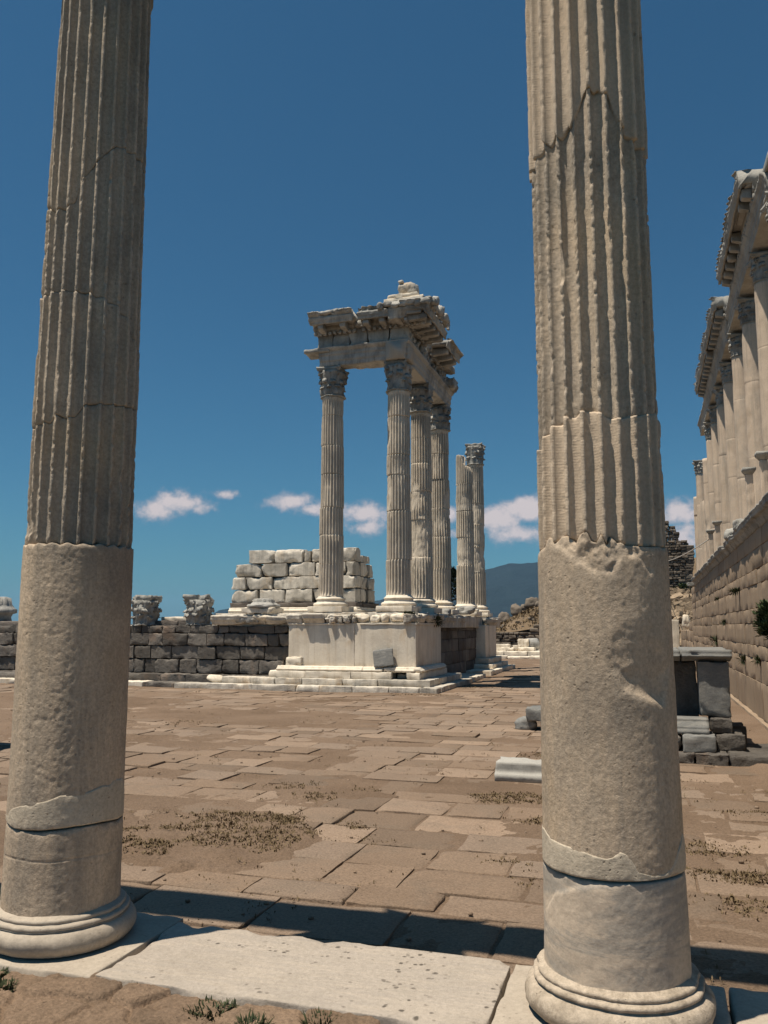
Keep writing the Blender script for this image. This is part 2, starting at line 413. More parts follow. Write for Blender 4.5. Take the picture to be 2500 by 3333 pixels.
M['drygrass'] = leafmat('dry weeds', (.10, .07, .036), (.21, .15, .085), 14)
M['weed'] = leafmat('green weeds', (.030, .042, .018), (.075, .085, .040), 12)
M['bush'] = leafmat('bush leaves', (.03, .05, .02), (.085, .11, .05), 5)
M['pine'] = leafmat('dark conifer foliage', (.008, .016, .007), (.03, .045, .018), 2.5)
M['bark'] = stone('bark', [(.06, .045, .03), (.11, .08, .055)], 4, bump=.8, bscale=20)
M['hill'] = stone('dry hill grass', [(.13, .092, .055), (.22, .155, .095), (.17, .125, .08)], .25, stain=.5, stain_col=(.11, .095, .055), stain_scale=.35, bump=.9, bscale=3, bdist=.15, grain=.35)
M['rubble'] = stone('rubble masonry', [(.12, .10, .08), (.22, .18, .14)], .8, bump=.9, bscale=5, bdist=.06, tonevar=.4, stain=.4, stain_col=(.07, .06, .05))
M['rubble_tan'] = stone('tan rubble', [(.16, .12, .08), (.36, .27, .18)], .9, bump=.9, bscale=4, bdist=.08, tonevar=.45, stain=.45, stain_col=(.08, .065, .05))
M['mountain'] = stone('forested mountain', [(.003, .010, .014), (.008, .020, .024), (.012, .026, .030)], .012, stain=.4, stain_col=(.008, .016, .014), stain_scale=.02, bump=1.0, bscale=.06, bdist=14, grain=0)
M['plain'] = stone('far plain', [(.10, .085, .05), (.16, .13, .075)], .004, bump=0, grain=0)
M['cable'] = stone('steel cable', [(.45, .42, .38), (.55, .52, .47)], 8, bump=.1)
# ------------------------------------------------------------------ foreground portico
AY = 3.9; XR = -.187; XL = -3.02; SLAB = .30
def cap_data(mb, c, z0, h, rb, aw, seed, wear=.012, nl=8, rz=0.0, vol=1.16):
    """Corinthian capital: bell, two rows of acanthus leaves, corner volutes (abacus is separate)"""
    k = MB()
    hb = h*.86
    prof = [(rb*.6, z0), (rb*1.0, z0), (rb*1.10, z0+h*.015), (rb*1.10, z0+h*.04), (rb*.97, z0+h*.06)]
    for i in range(10):
        t = i/9; prof.append((rb*(.96+.20*t**2.2), z0+h*(.07+.79*t)))
    prof.append((rb*.5, z0+hb))
    lathe(k, prof, (0, 0), 72, rb*.02, seed)
    def leaf(a0, zb, hl, wl, r0, out, sd):
        nu, nv = 9, 12
        hl = hl*random.uniform(.86, 1.1); wl = wl*.80; t = np.linspace(0, 1, nv)[:, None]; u = np.linspace(-1, 1, nu)[None]
        zz = np.where(t < .82, zb+hl*t/.82*1.0, zb+hl*(1-1.4*(t-.82)))
        rr = r0+out*(.22*t+np.clip(t-.45, 0, 1)**1.7*2.0)+hl*.02
        rr = np.where(t > .82, rr+out*.25*(t-.82)*2, rr)
        w = wl*(.72+.55*np.sin(t*math.pi*.80)-.35*np.clip(t-.75, 0, 1)*2.6)*(1+.16*np.sin(t*22))
        bulge = -out*.42*np.abs(u)**1.6+out*.14*np.cos(u*9)
        rr2 = rr+bulge
        ang = a0+u*w/np.maximum(rr, .01)
        Zg = zz+0*u
        V = np.stack([rr2*np.cos(ang), rr2*np.sin(ang), Zg+0*u], -1).reshape(-1, 3)
        rb2 = np.minimum(rr2-out*.30, rr2*.99)
        V2 = np.stack([rb2*np.cos(ang), rb2*np.sin(ang), Zg-hl*.02], -1).reshape(-1, 3)
        n = len(V); F = grid_faces(nv, nu)
        rim = [i for i in range(nu)]+[r*nu+nu-1 for r in range(1, nv)]+[(nv-1)*nu+i for i in range(nu-2, -1, -1)]+[r*nu for r in range(nv-2, 0, -1)]
        rim = np.array(rim); r2 = np.roll(rim, -1)
        E = np.stack([rim, rim+n, r2+n, r2], -1)
        d = fbm(np.concatenate([V, V2])*6/h+sd, 1.2, 3, seed)[:, None]
        k.add(np.concatenate([V, V2])*(1+0.0*d)+np.array([0, 0, 1.])*d*wear, [F, F[:, ::-1]+n, E])
    for i in range(nl):
        a = i*2*math.pi/nl
        if random.random() > .06: leaf(a, z0+h*.06, h*.31, rb*.36, rb*.97, rb*.24, i+seed)
        if random.random() > .06: leaf(a+math.pi/nl, z0+h*.06, h*.55, rb*.38, rb*.99, rb*.27, i+20+seed)
    for i in range(4):      # corner volutes with their stalks, and small inner spirals
        a = math.pi/4+i*math.pi/2
        for s in (-1, 1):
            leaf(a+s*.13, z0+h*.46, h*.40, rb*.15, rb*1.04, rb*.34*(vol-.9)/.4, i+40+seed)
            leaf(a+s*.62, z0+h*.50, h*.33, rb*.13, rb*1.03, rb*.20, i+60+seed)
        rv = h*.085; nn = 20
        th = np.linspace(0, 2*math.pi, nn, endpoint=False)
        for s in (-.5, .5):
            R0 = rb*vol
            ring = []
            for (q, wd) in ((.15, .0), (.55, .02), (1.0, .02), (1.0, .09), (.7, .10), (.2, .13)):
                ring.append(np.stack([R0+rv*q*np.cos(th), np.full(nn, s*wd*rb*1.3+s*.02), z0+h*.775+rv*q*np.sin(th)], -1))
            V = rot_z(np.concatenate(ring), a)
            k.add(V, grid_faces(len(ring), nn, True))
    V = np.concatenate(k.v)
    n1 = fbm(V+seed*1.9, 4.0/h, 3, seed)
    rad = np.hypot(V[:, 0], V[:, 1])
    f = 1+(wear*1.5*n1+wear*.9*fbm(V+seed*.7, 11/h, 2, seed+2)-.05*h*np.clip(fbm(V+seed*3.3, 1.5/h, 3, seed+3)-.15, 0, 1))/np.maximum(rad, .05)
    V[:, 0] *= f; V[:, 1] *= f; V[:, 2] += wear*.6*fbm(V+seed, 6/h, 2, seed+9)
    V = rot_z(V, rz)+np.array([c[0], c[1], 0])
    mb.add(V, [np.concatenate(L) for L in k.f.values()], 0)
    return mb
def abacus_data(mb, c, z0, h, aw, seed, wear=.01, rz=0.0):
    n = 14; pts = []
    for i in range(4):
        a = i*math.pi/2
        for j in range(n):
            u = -1+2*j/n
            x = aw*(.90+.0*u)-aw*.20*(1-u*u)
            y = aw*.90*u
            p = np.array([x, y]); pts.append([p[0]*math.cos(a)-p[1]*math.sin(a), p[0]*math.sin(a)+p[1]*math.cos(a)])
    pts = np.array(pts); m = len(pts)
    rows = []
    for s, z in ((.55, 0), (.90, 0), (.93, .35), (.97, .5), (1.0, .55), (1.0, 1.0), (.5, 1.0)):
        rows.append(np.concatenate([pts*s, np.full((m, 1), z0+h*z)], 1))
    V = np.concatenate(rows)
    d = wear*fbm(V+seed, 6, 3, seed)-wear*3*np.clip(fbm(V+seed*2, 3, 3, seed+1)-.2, 0, 1)
    r = np.hypot(V[:, 0], V[:, 1]); V[:, :2] *= (1+d/np.maximum(r, .05))[:, None]; V[:, 2] += .5*d
    mb.add(rot_z(V, rz)+np.array([c[0], c[1], 0]), grid_faces(len(rows), m, True)); return mb

def build_portico_columns():
    bR = math.atan2(-AY, -XR); bL = math.atan2(-AY, -XL)
    def mask(x, a, b, s): return 1/(1+np.exp(-(x-a)/s))*1/(1+np.exp((x-b)/s))
    # ---------------- right column
    A = (XR, AY)
    t = thing('portico_column', 'broken portico column, fluted above a plain shaft, nearest on the right of the photo with a large chip', 'column', (XR, AY, SLAB), 'fluted columns of the near portico')
    mb = lathe(MB(), [(.20, .302), (.335, .303), (.36, .31)]+arc(.335, .362, .058, -60, 80, 12)+[(.345, .421), (.352, .425)]+arc(.343, .436, .013, -60, 90, 6)+[(.338, .45), (.335, .452)]+arc(.325, .462, .012, -50, 90, 6)+[(.318, .476), (.308, .485), (.25, .486)], A, 200, .0035, 3, 0, .012, 7)
    obj('base', mb, M['base'], t)
    bot = polyl([(-90, .45), (-49, .43), (-19, .41), (-1.7, .452), (13, .475), (51, .467), (90, .45), (180, .46)])
    seam = lambda th: .889+.004*np.sin(np.radians(th*2))
    rlow = lambda z: np.interp(z, [.4, .5, .9, 1.6, 2.3], [.308, .302, .297, .291, .287])
    def dlow(th, z):
        up = np.interp(th, [-71, -52, -24, -4, 4], [.70, .80, .857, .884, .90], left=.9, right=.9)
        return -.006*(1/(1+np.exp(-(z-up)/.003)))*(th > -85)*(th < 3)
    obj('lower_drum', drum(MB(), A, bot, lambda th: seam(th)-.006, rlow, .008, None, 300, bR, rough=.0012, seed=5, dr=dlow, edge=.004), M['col_grey'], t)
    fe = polyl([(-90, 2.24), (-62, 2.26), (-52, 2.30), (-46, 2.27), (-38, 2.30), (-31, 2.30), (-23.4, 2.262), (-19, 2.30), (-12, 2.315), (-8.9, 2.27), (-4, 2.262), (0, 2.30), (4.8, 2.25), (9, 2.29), (14, 2.26), (17, 2.262), (22, 2.25), (40, 2.245), (59, 2.25), (90, 2.25), (180, 2.25)])
    def dplain(th, z):
        wp = fbm(np.stack([th*.004, z, z*0], -1).reshape(-1, 3), 9, 3, 33).reshape(z.shape)
        d = -.022*mask(th+9*wp, 9, 50, 2.4)*mask(z+.02*wp, 1.655-.0022*(th-15), 1.95, .008)*np.clip((1.93-z)/.24, 0, 1)
        # broken area under the flutes
        lowb = np.interp(th, [-52, -22, -4, 8, 17, 32, 44], [2.30, 2.185, 2.13, 2.13, 2.20, 2.20, 2.13])
        m = mask(th, -48, 45, 2.0)*(1/(1+np.exp(-(z-lowb)/.006)))
        q = np.stack([th*.005, z, z*0], -1).reshape(-1, 3)
        n = fbm(q, 14, 4, 3).reshape(z.shape); n2 = fbm(q, 60, 3, 8).reshape(z.shape)
        d = d-m*(.011+.009*n+.003*n2)
        # rough picked surface on the face
        d = d+.0005*mask(th, -22, 30, 4)*fbm(q, 110, 2, 5).reshape(z.shape)
        return d
    obj('plain_shaft', drum(MB(), A, lambda th: seam(th)+.006, lambda th: fe(th)-.004, rlow, .007, None, 360, bR, rough=.0011, seed=9, dr=dplain, edge=.004), M['col_old'], t)
    rep = polyl([(-90, 1.03), (-72, 1.035), (-57, 1.011), (-40, 1.003), (-28.6, 1.001), (-15, .985), (-4.8, .977), (0, .985), (5.7, 1.007), (10, 1.0), (14.2, .981), (19.1, .93), (32, .912), (45, .915), (60, .98), (75, 1.05), (90, 1.02), (180, .98)])
    obj('repair_patch', drum(MB(), A, lambda th: seam(th)+.006, rep, lambda z: rlow(z)+.0035, .01, None, 360, bR, rough=.0012, seed=19, edge=.002), M['mortar'], t)
    j2 = polyl([(-90, 2.72), (-69, 2.72), (-60, 2.77), (-47, 2.80), (-38, 2.80), (-31, 2.83), (-22, 2.82), (-15, 2.842), (-6, 2.84), (-1.7, 2.84), (6, 2.82), (13.7, 2.803), (22, 2.80), (28, 2.81), (41, 2.82), (69, 2.85), (90, 2.83), (180, 2.8)])
    ph = 1.7
    obj('fluted_drum', drum(MB(), A, fe, j2, lambda z: z*0+.2825, .01, (22, ph, .036), base=bR, ero=.014, ebias=-.45, rough=.0012, seed=2, ragged=.0055, edge=.003), M['col_new'], t)
    j1 = polyl([(-90, 4.10), (-70, 4.12), (-59, 4.14), (-48, 4.19), (-41, 4.144), (-33, 4.20), (-27, 4.15), (-18, 4.21), (-15, 4.178), (-8, 4.27), (-2, 4.343), (4, 4.37), (9, 4.348), (14, 4.366), (19, 4.33), (25, 4.344), (33, 4.22), (38, 4.169), (60, 4.125), (90, 4.12), (180, 4.15)])
    obj('fluted_drum', drum(MB(), A, lambda th: j2(th)-.004, lambda th: j1(th)+.012, lambda z: .2715+0*z, .0085, (22, ph, .036), base=bR, ero=.030, ebias=-.42, escale=(16, 5.0), rough=.0016, seed=23, ragged=.009, edge=.006), M['col_flute'], t)
    obj('fluted_drum', drum(MB(), A, j1, const(5.78), lambda z: np.interp(z, [4.1, 5.0, 5.8], [.283, .281, .272]), .012, (22, ph, .036), base=bR, ero=.012, ebias=-.5, rough=.0012, seed=31, ragged=.005, edge=.0015), M['col_new'], t)
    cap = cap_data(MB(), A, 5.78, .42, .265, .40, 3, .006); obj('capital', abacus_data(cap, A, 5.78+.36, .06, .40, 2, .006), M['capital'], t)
    tR = t
    # ---------------- left column
    A = (XL, AY)
    t = thing('portico_column', 'tall portico column cut by the left edge of the photo, dark on its right side, fluted above a plain shaft', 'column', (XL, AY, SLAB), 'fluted columns of the near portico')
    mb = lathe(MB(), [(.20, .302), (.335, .303), (.36, .31)]+arc(.33, .362, .058, -60, 80, 12)+[(.345, .421), (.350, .425)]+arc(.338, .436, .013, -60, 90, 6)+[(.332, .45), (.329, .452)]+arc(.318, .462, .012, -50, 90, 6)+[(.312, .476), (.30, .485), (.25, .486)], A, 200, .0035, 7, 0, .02, 4)
    obj('base', mb, M['plinth'], t)
    rl = lambda z: np.interp(z, [.4, .6, 1.2, 2.4], [.300, .2955, .2925, .2915])
    seam2 = polyl([(-90, .91), (-75, .905), (-56, .887), (-26, .888), (10, .90), (37, .902), (66, .889), (90, .89), (180, .9)])
    def dl0(th, z): return -.0035*np.exp(-((z-.744-.004*np.sin(np.radians(th*5)))/.0035)**2)
    obj('lower_drum', drum(MB(), A, lambda th: .432+.006*np.sin(np.radians(th*3)), lambda th: seam2(th)-.007, rl, .006, None, 280, bL, rough=.0012, seed=41, dr=dl0, edge=.007), M['col_old'], t)
    def dl1(th, z):
        q = np.stack([th*.005, z, z*0], -1).reshape(-1, 3)
        n = fbm(q, 70, 3, 5).reshape(z.shape)
        return .0005*mask(th, -70, 5, 4)*n-.003*mask(th, -60, 2, 3)*np.clip(fbm(q, 30, 3, 15).reshape(z.shape)-.25, 0, 1)
    le = lambda th: 2.342+.006*np.sin(np.radians(th*22))
    obj('plain_shaft', drum(MB(), A, lambda th: seam2(th)+.006, lambda th: le(th)-.004, rl, .007, None, 360, bL, rough=.0012, seed=43, dr=dl1, edge=.003), M['col_old'], t)
    rep2 = polyl([(-90, .93), (-77, .937), (-60, .985), (-50, 1.0), (-31, 1.021), (-18, 1.035), (-6, 1.059), (8, 1.06), (20, 1.065), (35, 1.085), (44, 1.081), (52, 1.11), (60, 1.10), (68, 1.10), (80, 1.04), (95, .93), (180, .93)])
    obj('repair_patch', drum(MB(), A, lambda th: seam2(th)+.004, rep2, lambda z: rl(z)+.003, .01, None, 360, bL, rough=.0014, seed=45, edge=.002), M['mortar'], t)
    pl = -3.3
    k3 = polyl([(-90, 3.0), (-70, 2.99), (-58, 3.03), (-47, 3.0), (-38, 3.05), (-30, 3.034), (-22, 3.02), (-13, 3.033), (-7, 3.07), (-1, 3.103), (14, 3.116), (40, 3.13), (83, 3.156), (180, 3.1)])
    rL = lambda z: np.interp(z, [2.3, 3.0, 3.5, 4.2, 5.0, 5.8], [.2865, .283, .279, .2745, .268, .261])
    obj('fluted_drum', drum(MB(), A, le, lambda th: k3(th)-.002, lambda z: rL(z)-.003, .01, (22, pl, .034), base=bL, ero=.030, ebias=-.36, escale=(16, 5.0), rough=.0016, seed=47, ragged=.009, edge=.006), M['col_flute'], t)
    k2 = polyl([(-90, 3.76), (-60, 3.75), (-41, 3.755), (-16, 3.74), (-3, 3.741), (4, 3.725), (11, 3.732), (18, 3.705), (27, 3.71), (36, 3.67), (45, 3.66), (50, 3.60), (58, 3.58), (66, 3.52), (90, 3.5), (180, 3.6)])
    obj('fluted_drum', drum(MB(), A, k3, lambda th: k2(th)-.003, lambda z: rL(z)+.002, .01, (22, pl, .034), base=bL, ero=.015, ebias=-.35, rough=.0014, seed=49, ragged=.006, edge=.003), M['col_flute'], t)
    k1 = polyl([(-90, 4.30), (-74, 4.298), (-66, 4.26), (-58, 4.22), (-50, 4.25), (-38, 4.235), (-29, 4.28), (-24, 4.36), (-18, 4.41), (-10, 4.48), (-2, 4.524), (6, 4.58), (14, 4.614), (22, 4.66), (30, 4.653), (60, 4.66), (90, 4.6), (180, 4.4)])
    obj('fluted_drum', drum(MB(), A, k2, lambda th: k1(th)-.002, lambda z: rL(z)-.001, .011, (22, pl, .034), base=bL, ero=.030, ebias=-.44, escale=(16, 5.0), rough=.0016, seed=51, ragged=.008, edge=.006), M['col_flute'], t)
    obj('fluted_drum', drum(MB(), A, k1, const(5.78), rL, .012, (22, pl, .034), base=bL, ero=.013, ebias=-.36, rough=.0014, seed=53, ragged=.006, edge=.003), M['col_flute'], t)
    cap = cap_data(MB(), A, 5.78, .42, .25, .40, 5, .006); obj('capital', abacus_data(cap, A, 5.78+.36, .06, .40, 4, .006), M['capital'], t)
    # the row goes on to both sides, carrying a beam
    def copy_tree(o, dx, label):
        r = o.copy(); COL.objects.link(r); r.location = (o.location[0]+dx, o.location[1], o.location[2]); r['label'] = label
        for ch in list(o.children):
            c = ch.copy(); COL.objects.link(c); c.parent = r
        return r
    copy_tree(t, -2.83, 'portico column standing beyond the left edge of the photo')
    copy_tree(tR, 2.83, 'portico column standing beyond the right edge of the photo')
    e = thing('architrave', 'stone beam carried on the capitals of the near portico columns', 'beam', (-1.6, AY, 6.20))
    b = MB()
    for i, (x0, x1) in enumerate(((-6.2, -3.03), (-3.01, -.20), (-.17, 3.0))):
        block(b, (x0, AY-.24, 6.202), (x1, AY+.215, 6.42), .12, .02, 1.2, .006, 100+i)
    obj('beam', b, M['stoaent'], e)

def build_stylobate():
    g = 'paving slabs the near columns stand on'
    def slab(name, x0, x1, y0, y1, mat, label, seed, z=SLAB, chip=1.2, rz=0):
        mb = MB(); block(mb, (x0, y0, z-.30), (x1, y1, z), .045, .014, chip, .0022, seed, tone=0, cscale=7, rz=rz)
        obj(name, mb, mat, None, **tags(label, 'slab', g))
    slab('stylobate_slab', -2.520, -.692, 3.525, 4.258, M['slab'], 'long white pitted marble slab between the two near columns', 61, chip=2.2, rz=.004)
    slab('stylobate_slab', -3.55, -2.532, 3.50, 4.33, M['plinth'], 'pale slab under the base of the left near column', 62, SLAB-.001, 1.0)
    slab('stylobate_slab', -.680, .262, 3.52, 4.262, M['plinth'], 'pale slab under the base of the right near column', 63, SLAB-.001, 1.0)
    slab('stylobate_slab', .276, 2.1, 3.52, 4.285, M['plinth'], 'pale slab at the bottom right corner, beyond the right column base', 64, SLAB-.003)
    slab('stylobate_slab', -5.6, -3.562, 3.52, 4.27, M['slab'], 'white marble slab out of view left of the left column', 65, SLAB-.002)

def build_floor():
    x = np.concatenate([np.linspace(-6, -3.62, 30), np.linspace(-3.6, -.5, 330), np.linspace(-.46, 3, 40)]); y = np.concatenate([np.linspace(.6, 2.36, 20), np.linspace(2.4, 3.56, 125)]); nx, ny = len(x), len(y)
    X, Y = np.meshgrid(x, y)
    rng = np.random.default_rng(3)
    gx, gy = 30, 12
    cx = (np.arange(gx)[:, None]+rng.uniform(.12, .88, (gx, gy)))*.31-6.1; cy = (np.arange(gy)[None]+rng.uniform(.12, .88, (gx, gy)))*.27+.4
    pts = np.stack([cx.ravel(), cy.ravel()], -1)
    q = np.stack([X.ravel(), Y.ravel()], -1)
    w = np.stack([fbm(np.c_[q, q[:, 0]*0], 3.5, 3, 4), fbm(np.c_[q, q[:, 0]*0+5], 3.5, 3, 6)], -1)*.05
    D = np.sqrt(((q+w)[:, None]-pts[None])**2 @ np.ones(2))
    idx = np.argsort(D, 1)[:, :2]
    d1 = np.take_along_axis(D, idx[:, :1], 1)[:, 0]; d2 = np.take_along_axis(D, idx[:, 1:2], 1)[:, 0]
    e = np.clip((d2-d1)/.030, 0, 1)
    hh = rng.uniform(-.012, .022, len(pts))[idx[:, 0]]; tone = rng.uniform(-1, 1, len(pts))[idx[:, 0]]
    P3 = np.c_[q, q[:, 0]*0]
    z = .226+e**.5*(.044+hh)+.007*fbm(P3, 11, 4, 2)+.004*fbm(P3, 34, 2, 3)
    z = np.maximum(z, .243+.016*fbm(P3, 2.5, 3, 8)+.004*fbm(P3, 30, 2, 9))
    V = np.stack([X.ravel(), Y.ravel(), z], -1)
    obj('portico_floor', MB().add(V, grid_faces(ny, nx), tone*e), M['floor'], None, kind='structure')

def tuft(mb, c, r, n, h, seed, blade=.012, spread=.6, flat=0.0):
    rng = np.random.default_rng(seed)
    a = rng.uniform(0, 2*math.pi, n); rr = r*np.sqrt(rng.uniform(0, 1, n))
    b = np.stack([c[0]+rr*np.cos(a), c[1]+rr*np.sin(a), np.full(n, c[2])], -1)
    a2 = a+rng.normal(0, .7, n); L = h*rng.uniform(.4, 1.1, n); lean = spread*rng.uniform(.2, 1.2, n)
    d = np.stack([np.cos(a2)*np.sin(lean), np.sin(a2)*np.sin(lean), np.cos(lean)*(1-flat)], -1)
    s = np.stack([-np.sin(a2), np.cos(a2), 0*a2], -1)*(blade*rng.uniform(.6, 1.4, n))[:, None]
    tip = b+d*L[:, None]; mid = b+d*(L*.55)[:, None]+np.array([0, 0, 1.])*(L*.06)[:, None]
    V = np.stack([b-s*.4, b+s*.4, mid+s, tip, mid-s], 1).reshape(-1, 3)
    mb.add(V, (np.arange(n)[:, None]*5+np.array([[0, 1, 2, 3, 4]])), rng.uniform(-1, 1, n).repeat(5)); return mb

def tufts(mb, b, L, rng, blade=.006, spread=1.0):
    """one blade at each point of b, length L"""
    n = len(b); a = rng.uniform(0, 2*math.pi, n); lean = spread*rng.uniform(.2, 1.2, n)
    d = np.stack([np.cos(a)*np.sin(lean), np.sin(a)*np.sin(lean), np.cos(lean)], -1)
    w = np.stack([-np.sin(a), np.cos(a), 0*a], -1)*(blade*rng.uniform(.6, 1.4, n))[:, None]
    tip = b+d*L[:, None]; mid = b+d*(L*.55)[:, None]+np.array([0, 0, 1.])*(L*.06)[:, None]
    V = np.stack([b-w*.4, b+w*.4, mid+w, tip, mid-w], 1).reshape(-1, 3)
    mb.add(V, (np.arange(n)[:, None]*5+np.array([[0, 1, 2, 3, 4]])), rng.uniform(-1, 1, n).repeat(5)); return mb

def build_weeds():
    spots = [(-2.26, 3.47, .05, .06, 'small green weed against the front edge of the white slab, nearest its left corner'),
             (-1.86, 3.44, .09, .05, 'wide low green weed along the front edge of the white slab'),
             (-1.62, 3.33, .05, .09, 'upright green weed in the rubble floor in front of the white slab'),
             (-1.37, 3.45, .05, .08, 'bushy green weed at the bottom centre, touching the white slab'),
             (-2.90, 3.36, .05, .05, 'green weed in the rubble floor below the left column base'),
             (-2.46, 3.42, .04, .04, 'tiny green weed below the corner between two slabs'),
             (-3.02, 3.46, .04, .05, 'green weed at the left edge below the left column base')]
    for i, (x, y, r, h, lab) in enumerate(spots):
        mb = MB(); tuft(mb, (x, y, .255), r*1.1, int(80+1300*r), h*.8, 70+i, .0035, 1.1)
        tuft(mb, (x, y, .255), r*1.4, int(90+1500*r), h*.45, 170+i, .0045, 1.5)
        obj('weed', mb, M['weed'], None, **tags(lab, 'weed', 'green weeds by the near slabs'))
    # dried ground cover in the worn patches of the court
    mb = MB(); rng = np.random.default_rng(5)
    patches = [(-3.85, 7.05, 1.05, .8, 1050), (-4.5, 6.35, .9, .55, 500), (-3.1, 7.75, .5, .25, 420), (-3.5, 7.9, .8, .2, 260), (-2.5, 7.3, .3, .15, 90), (-1.05, 8.5, .35, .16, 160), (-1.45, 9.5, .55, .3, 330), (-1.2, 7.0, .25, .12, 70), (.42, 7.95, .35, .22, 240),
               (.62, 7.1, .8, .16, 380), (.75, 6.4, .7, .2, 160), (.3, 10.9, .35, .4, 140), (1.1, 9.4, .6, .2, 160), (-1.5, 12.6, .5, .5, 120), (-4.0, 9.5, 1.0, .25, 170), (-3.4, 8.9, .5, .2, 90), (-8.2, 14.7, 1.6, .3, 170),
               (-5.6, 23.0, 1.6, .35, 160), (-5.0, 26.5, .8, 1.0, 320), (1.55, 17.5, .5, 5.0, 700), (-2.2, 6.0, .3, .2, 40), (-1.0, 6.6, .3, .2, 40)]
    for (x, y, rx, ry, n) in patches:
        a = rng.uniform(0, 2*math.pi, n); q = np.sqrt(rng.uniform(0, 1, n))
        px = x+rx*q*np.cos(a)+rng.normal(0, .05, n); py = y+ry*q*np.sin(a)+rng.normal(0, .04, n)
        k = fbm(np.c_[px, py, 0*px], 2.2, 3, 9)+.55-q*.75 > rng.uniform(-.25, .35, n)
        px, py = px[k], py[k]; m = len(px)
        pz = np.maximum(dirt_h(px, py), .0)
        for j in range(7):
            tufts(mb, np.c_[px+rng.normal(0, .016, m), py+rng.normal(0, .016, m), pz-.004], rng.uniform(.012, .038, m), rng, .006, 1.25)
    # withered stalks lying flat among them, and grass in the joints
    n = 2600; py = 4.6+16*rng.random(n)**1.3; px = rng.uniform(-1.0, .28, n)*py-.4; k = (px < 1.9) & (fbm(np.c_[px, py, 0*px], .8, 3, 19) > .12)
    px, py = px[k], py[k]
    for j in range(5): tufts(mb, np.c_[px+rng.normal(0, .02, len(px)), py+rng.normal(0, .02, len(px)), dirt_h(px, py)+.012], rng.uniform(.01, .035, len(px)), rng, .005, 1.3)
    obj('dry_weeds', mb, M['drygrass'], None, kind='stuff', label='dried brown weeds in the worn patches of the court')

def dirt_h(x, y):
    P = np.stack([x, y, 0*x], -1)
    h = .012+.020*fbm(P, .30, 3, 1)+.011*fbm(P, 1.3, 3, 2)+.004*fbm(P, 7, 3, 3)+.0018*fbm(P, 30, 2, 4)
    for (cx, cy, rx, ry, a) in ((-8.0, 16.6, 2.6, 1.6, .035), (-11, 13.5, 2.4, 1.6, .03), (-7.5, 12.2, 1.3, .7, .015), (-3.9, 7.0, 1.25, .85, .045), (-5.2, 6.3, 1.4, .7, .035), (1.2, 8, .8, .5, .01), (-3.2, 9.2, .8, .3, .02), (1.7, 17, .55, 8, .05), (-14, 18, 3, 2, .03)):
        q = ((x-cx)/rx)**2+((y-cy)/ry)**2
        q = q*(1+.6*fbm(P, 1.1, 5, 11))
        w = 1/(1+np.exp((q-1)*5)); h = h+a*w+.022*w*(1-w)*4*fbm(P, 5, 4, 12)
    return h

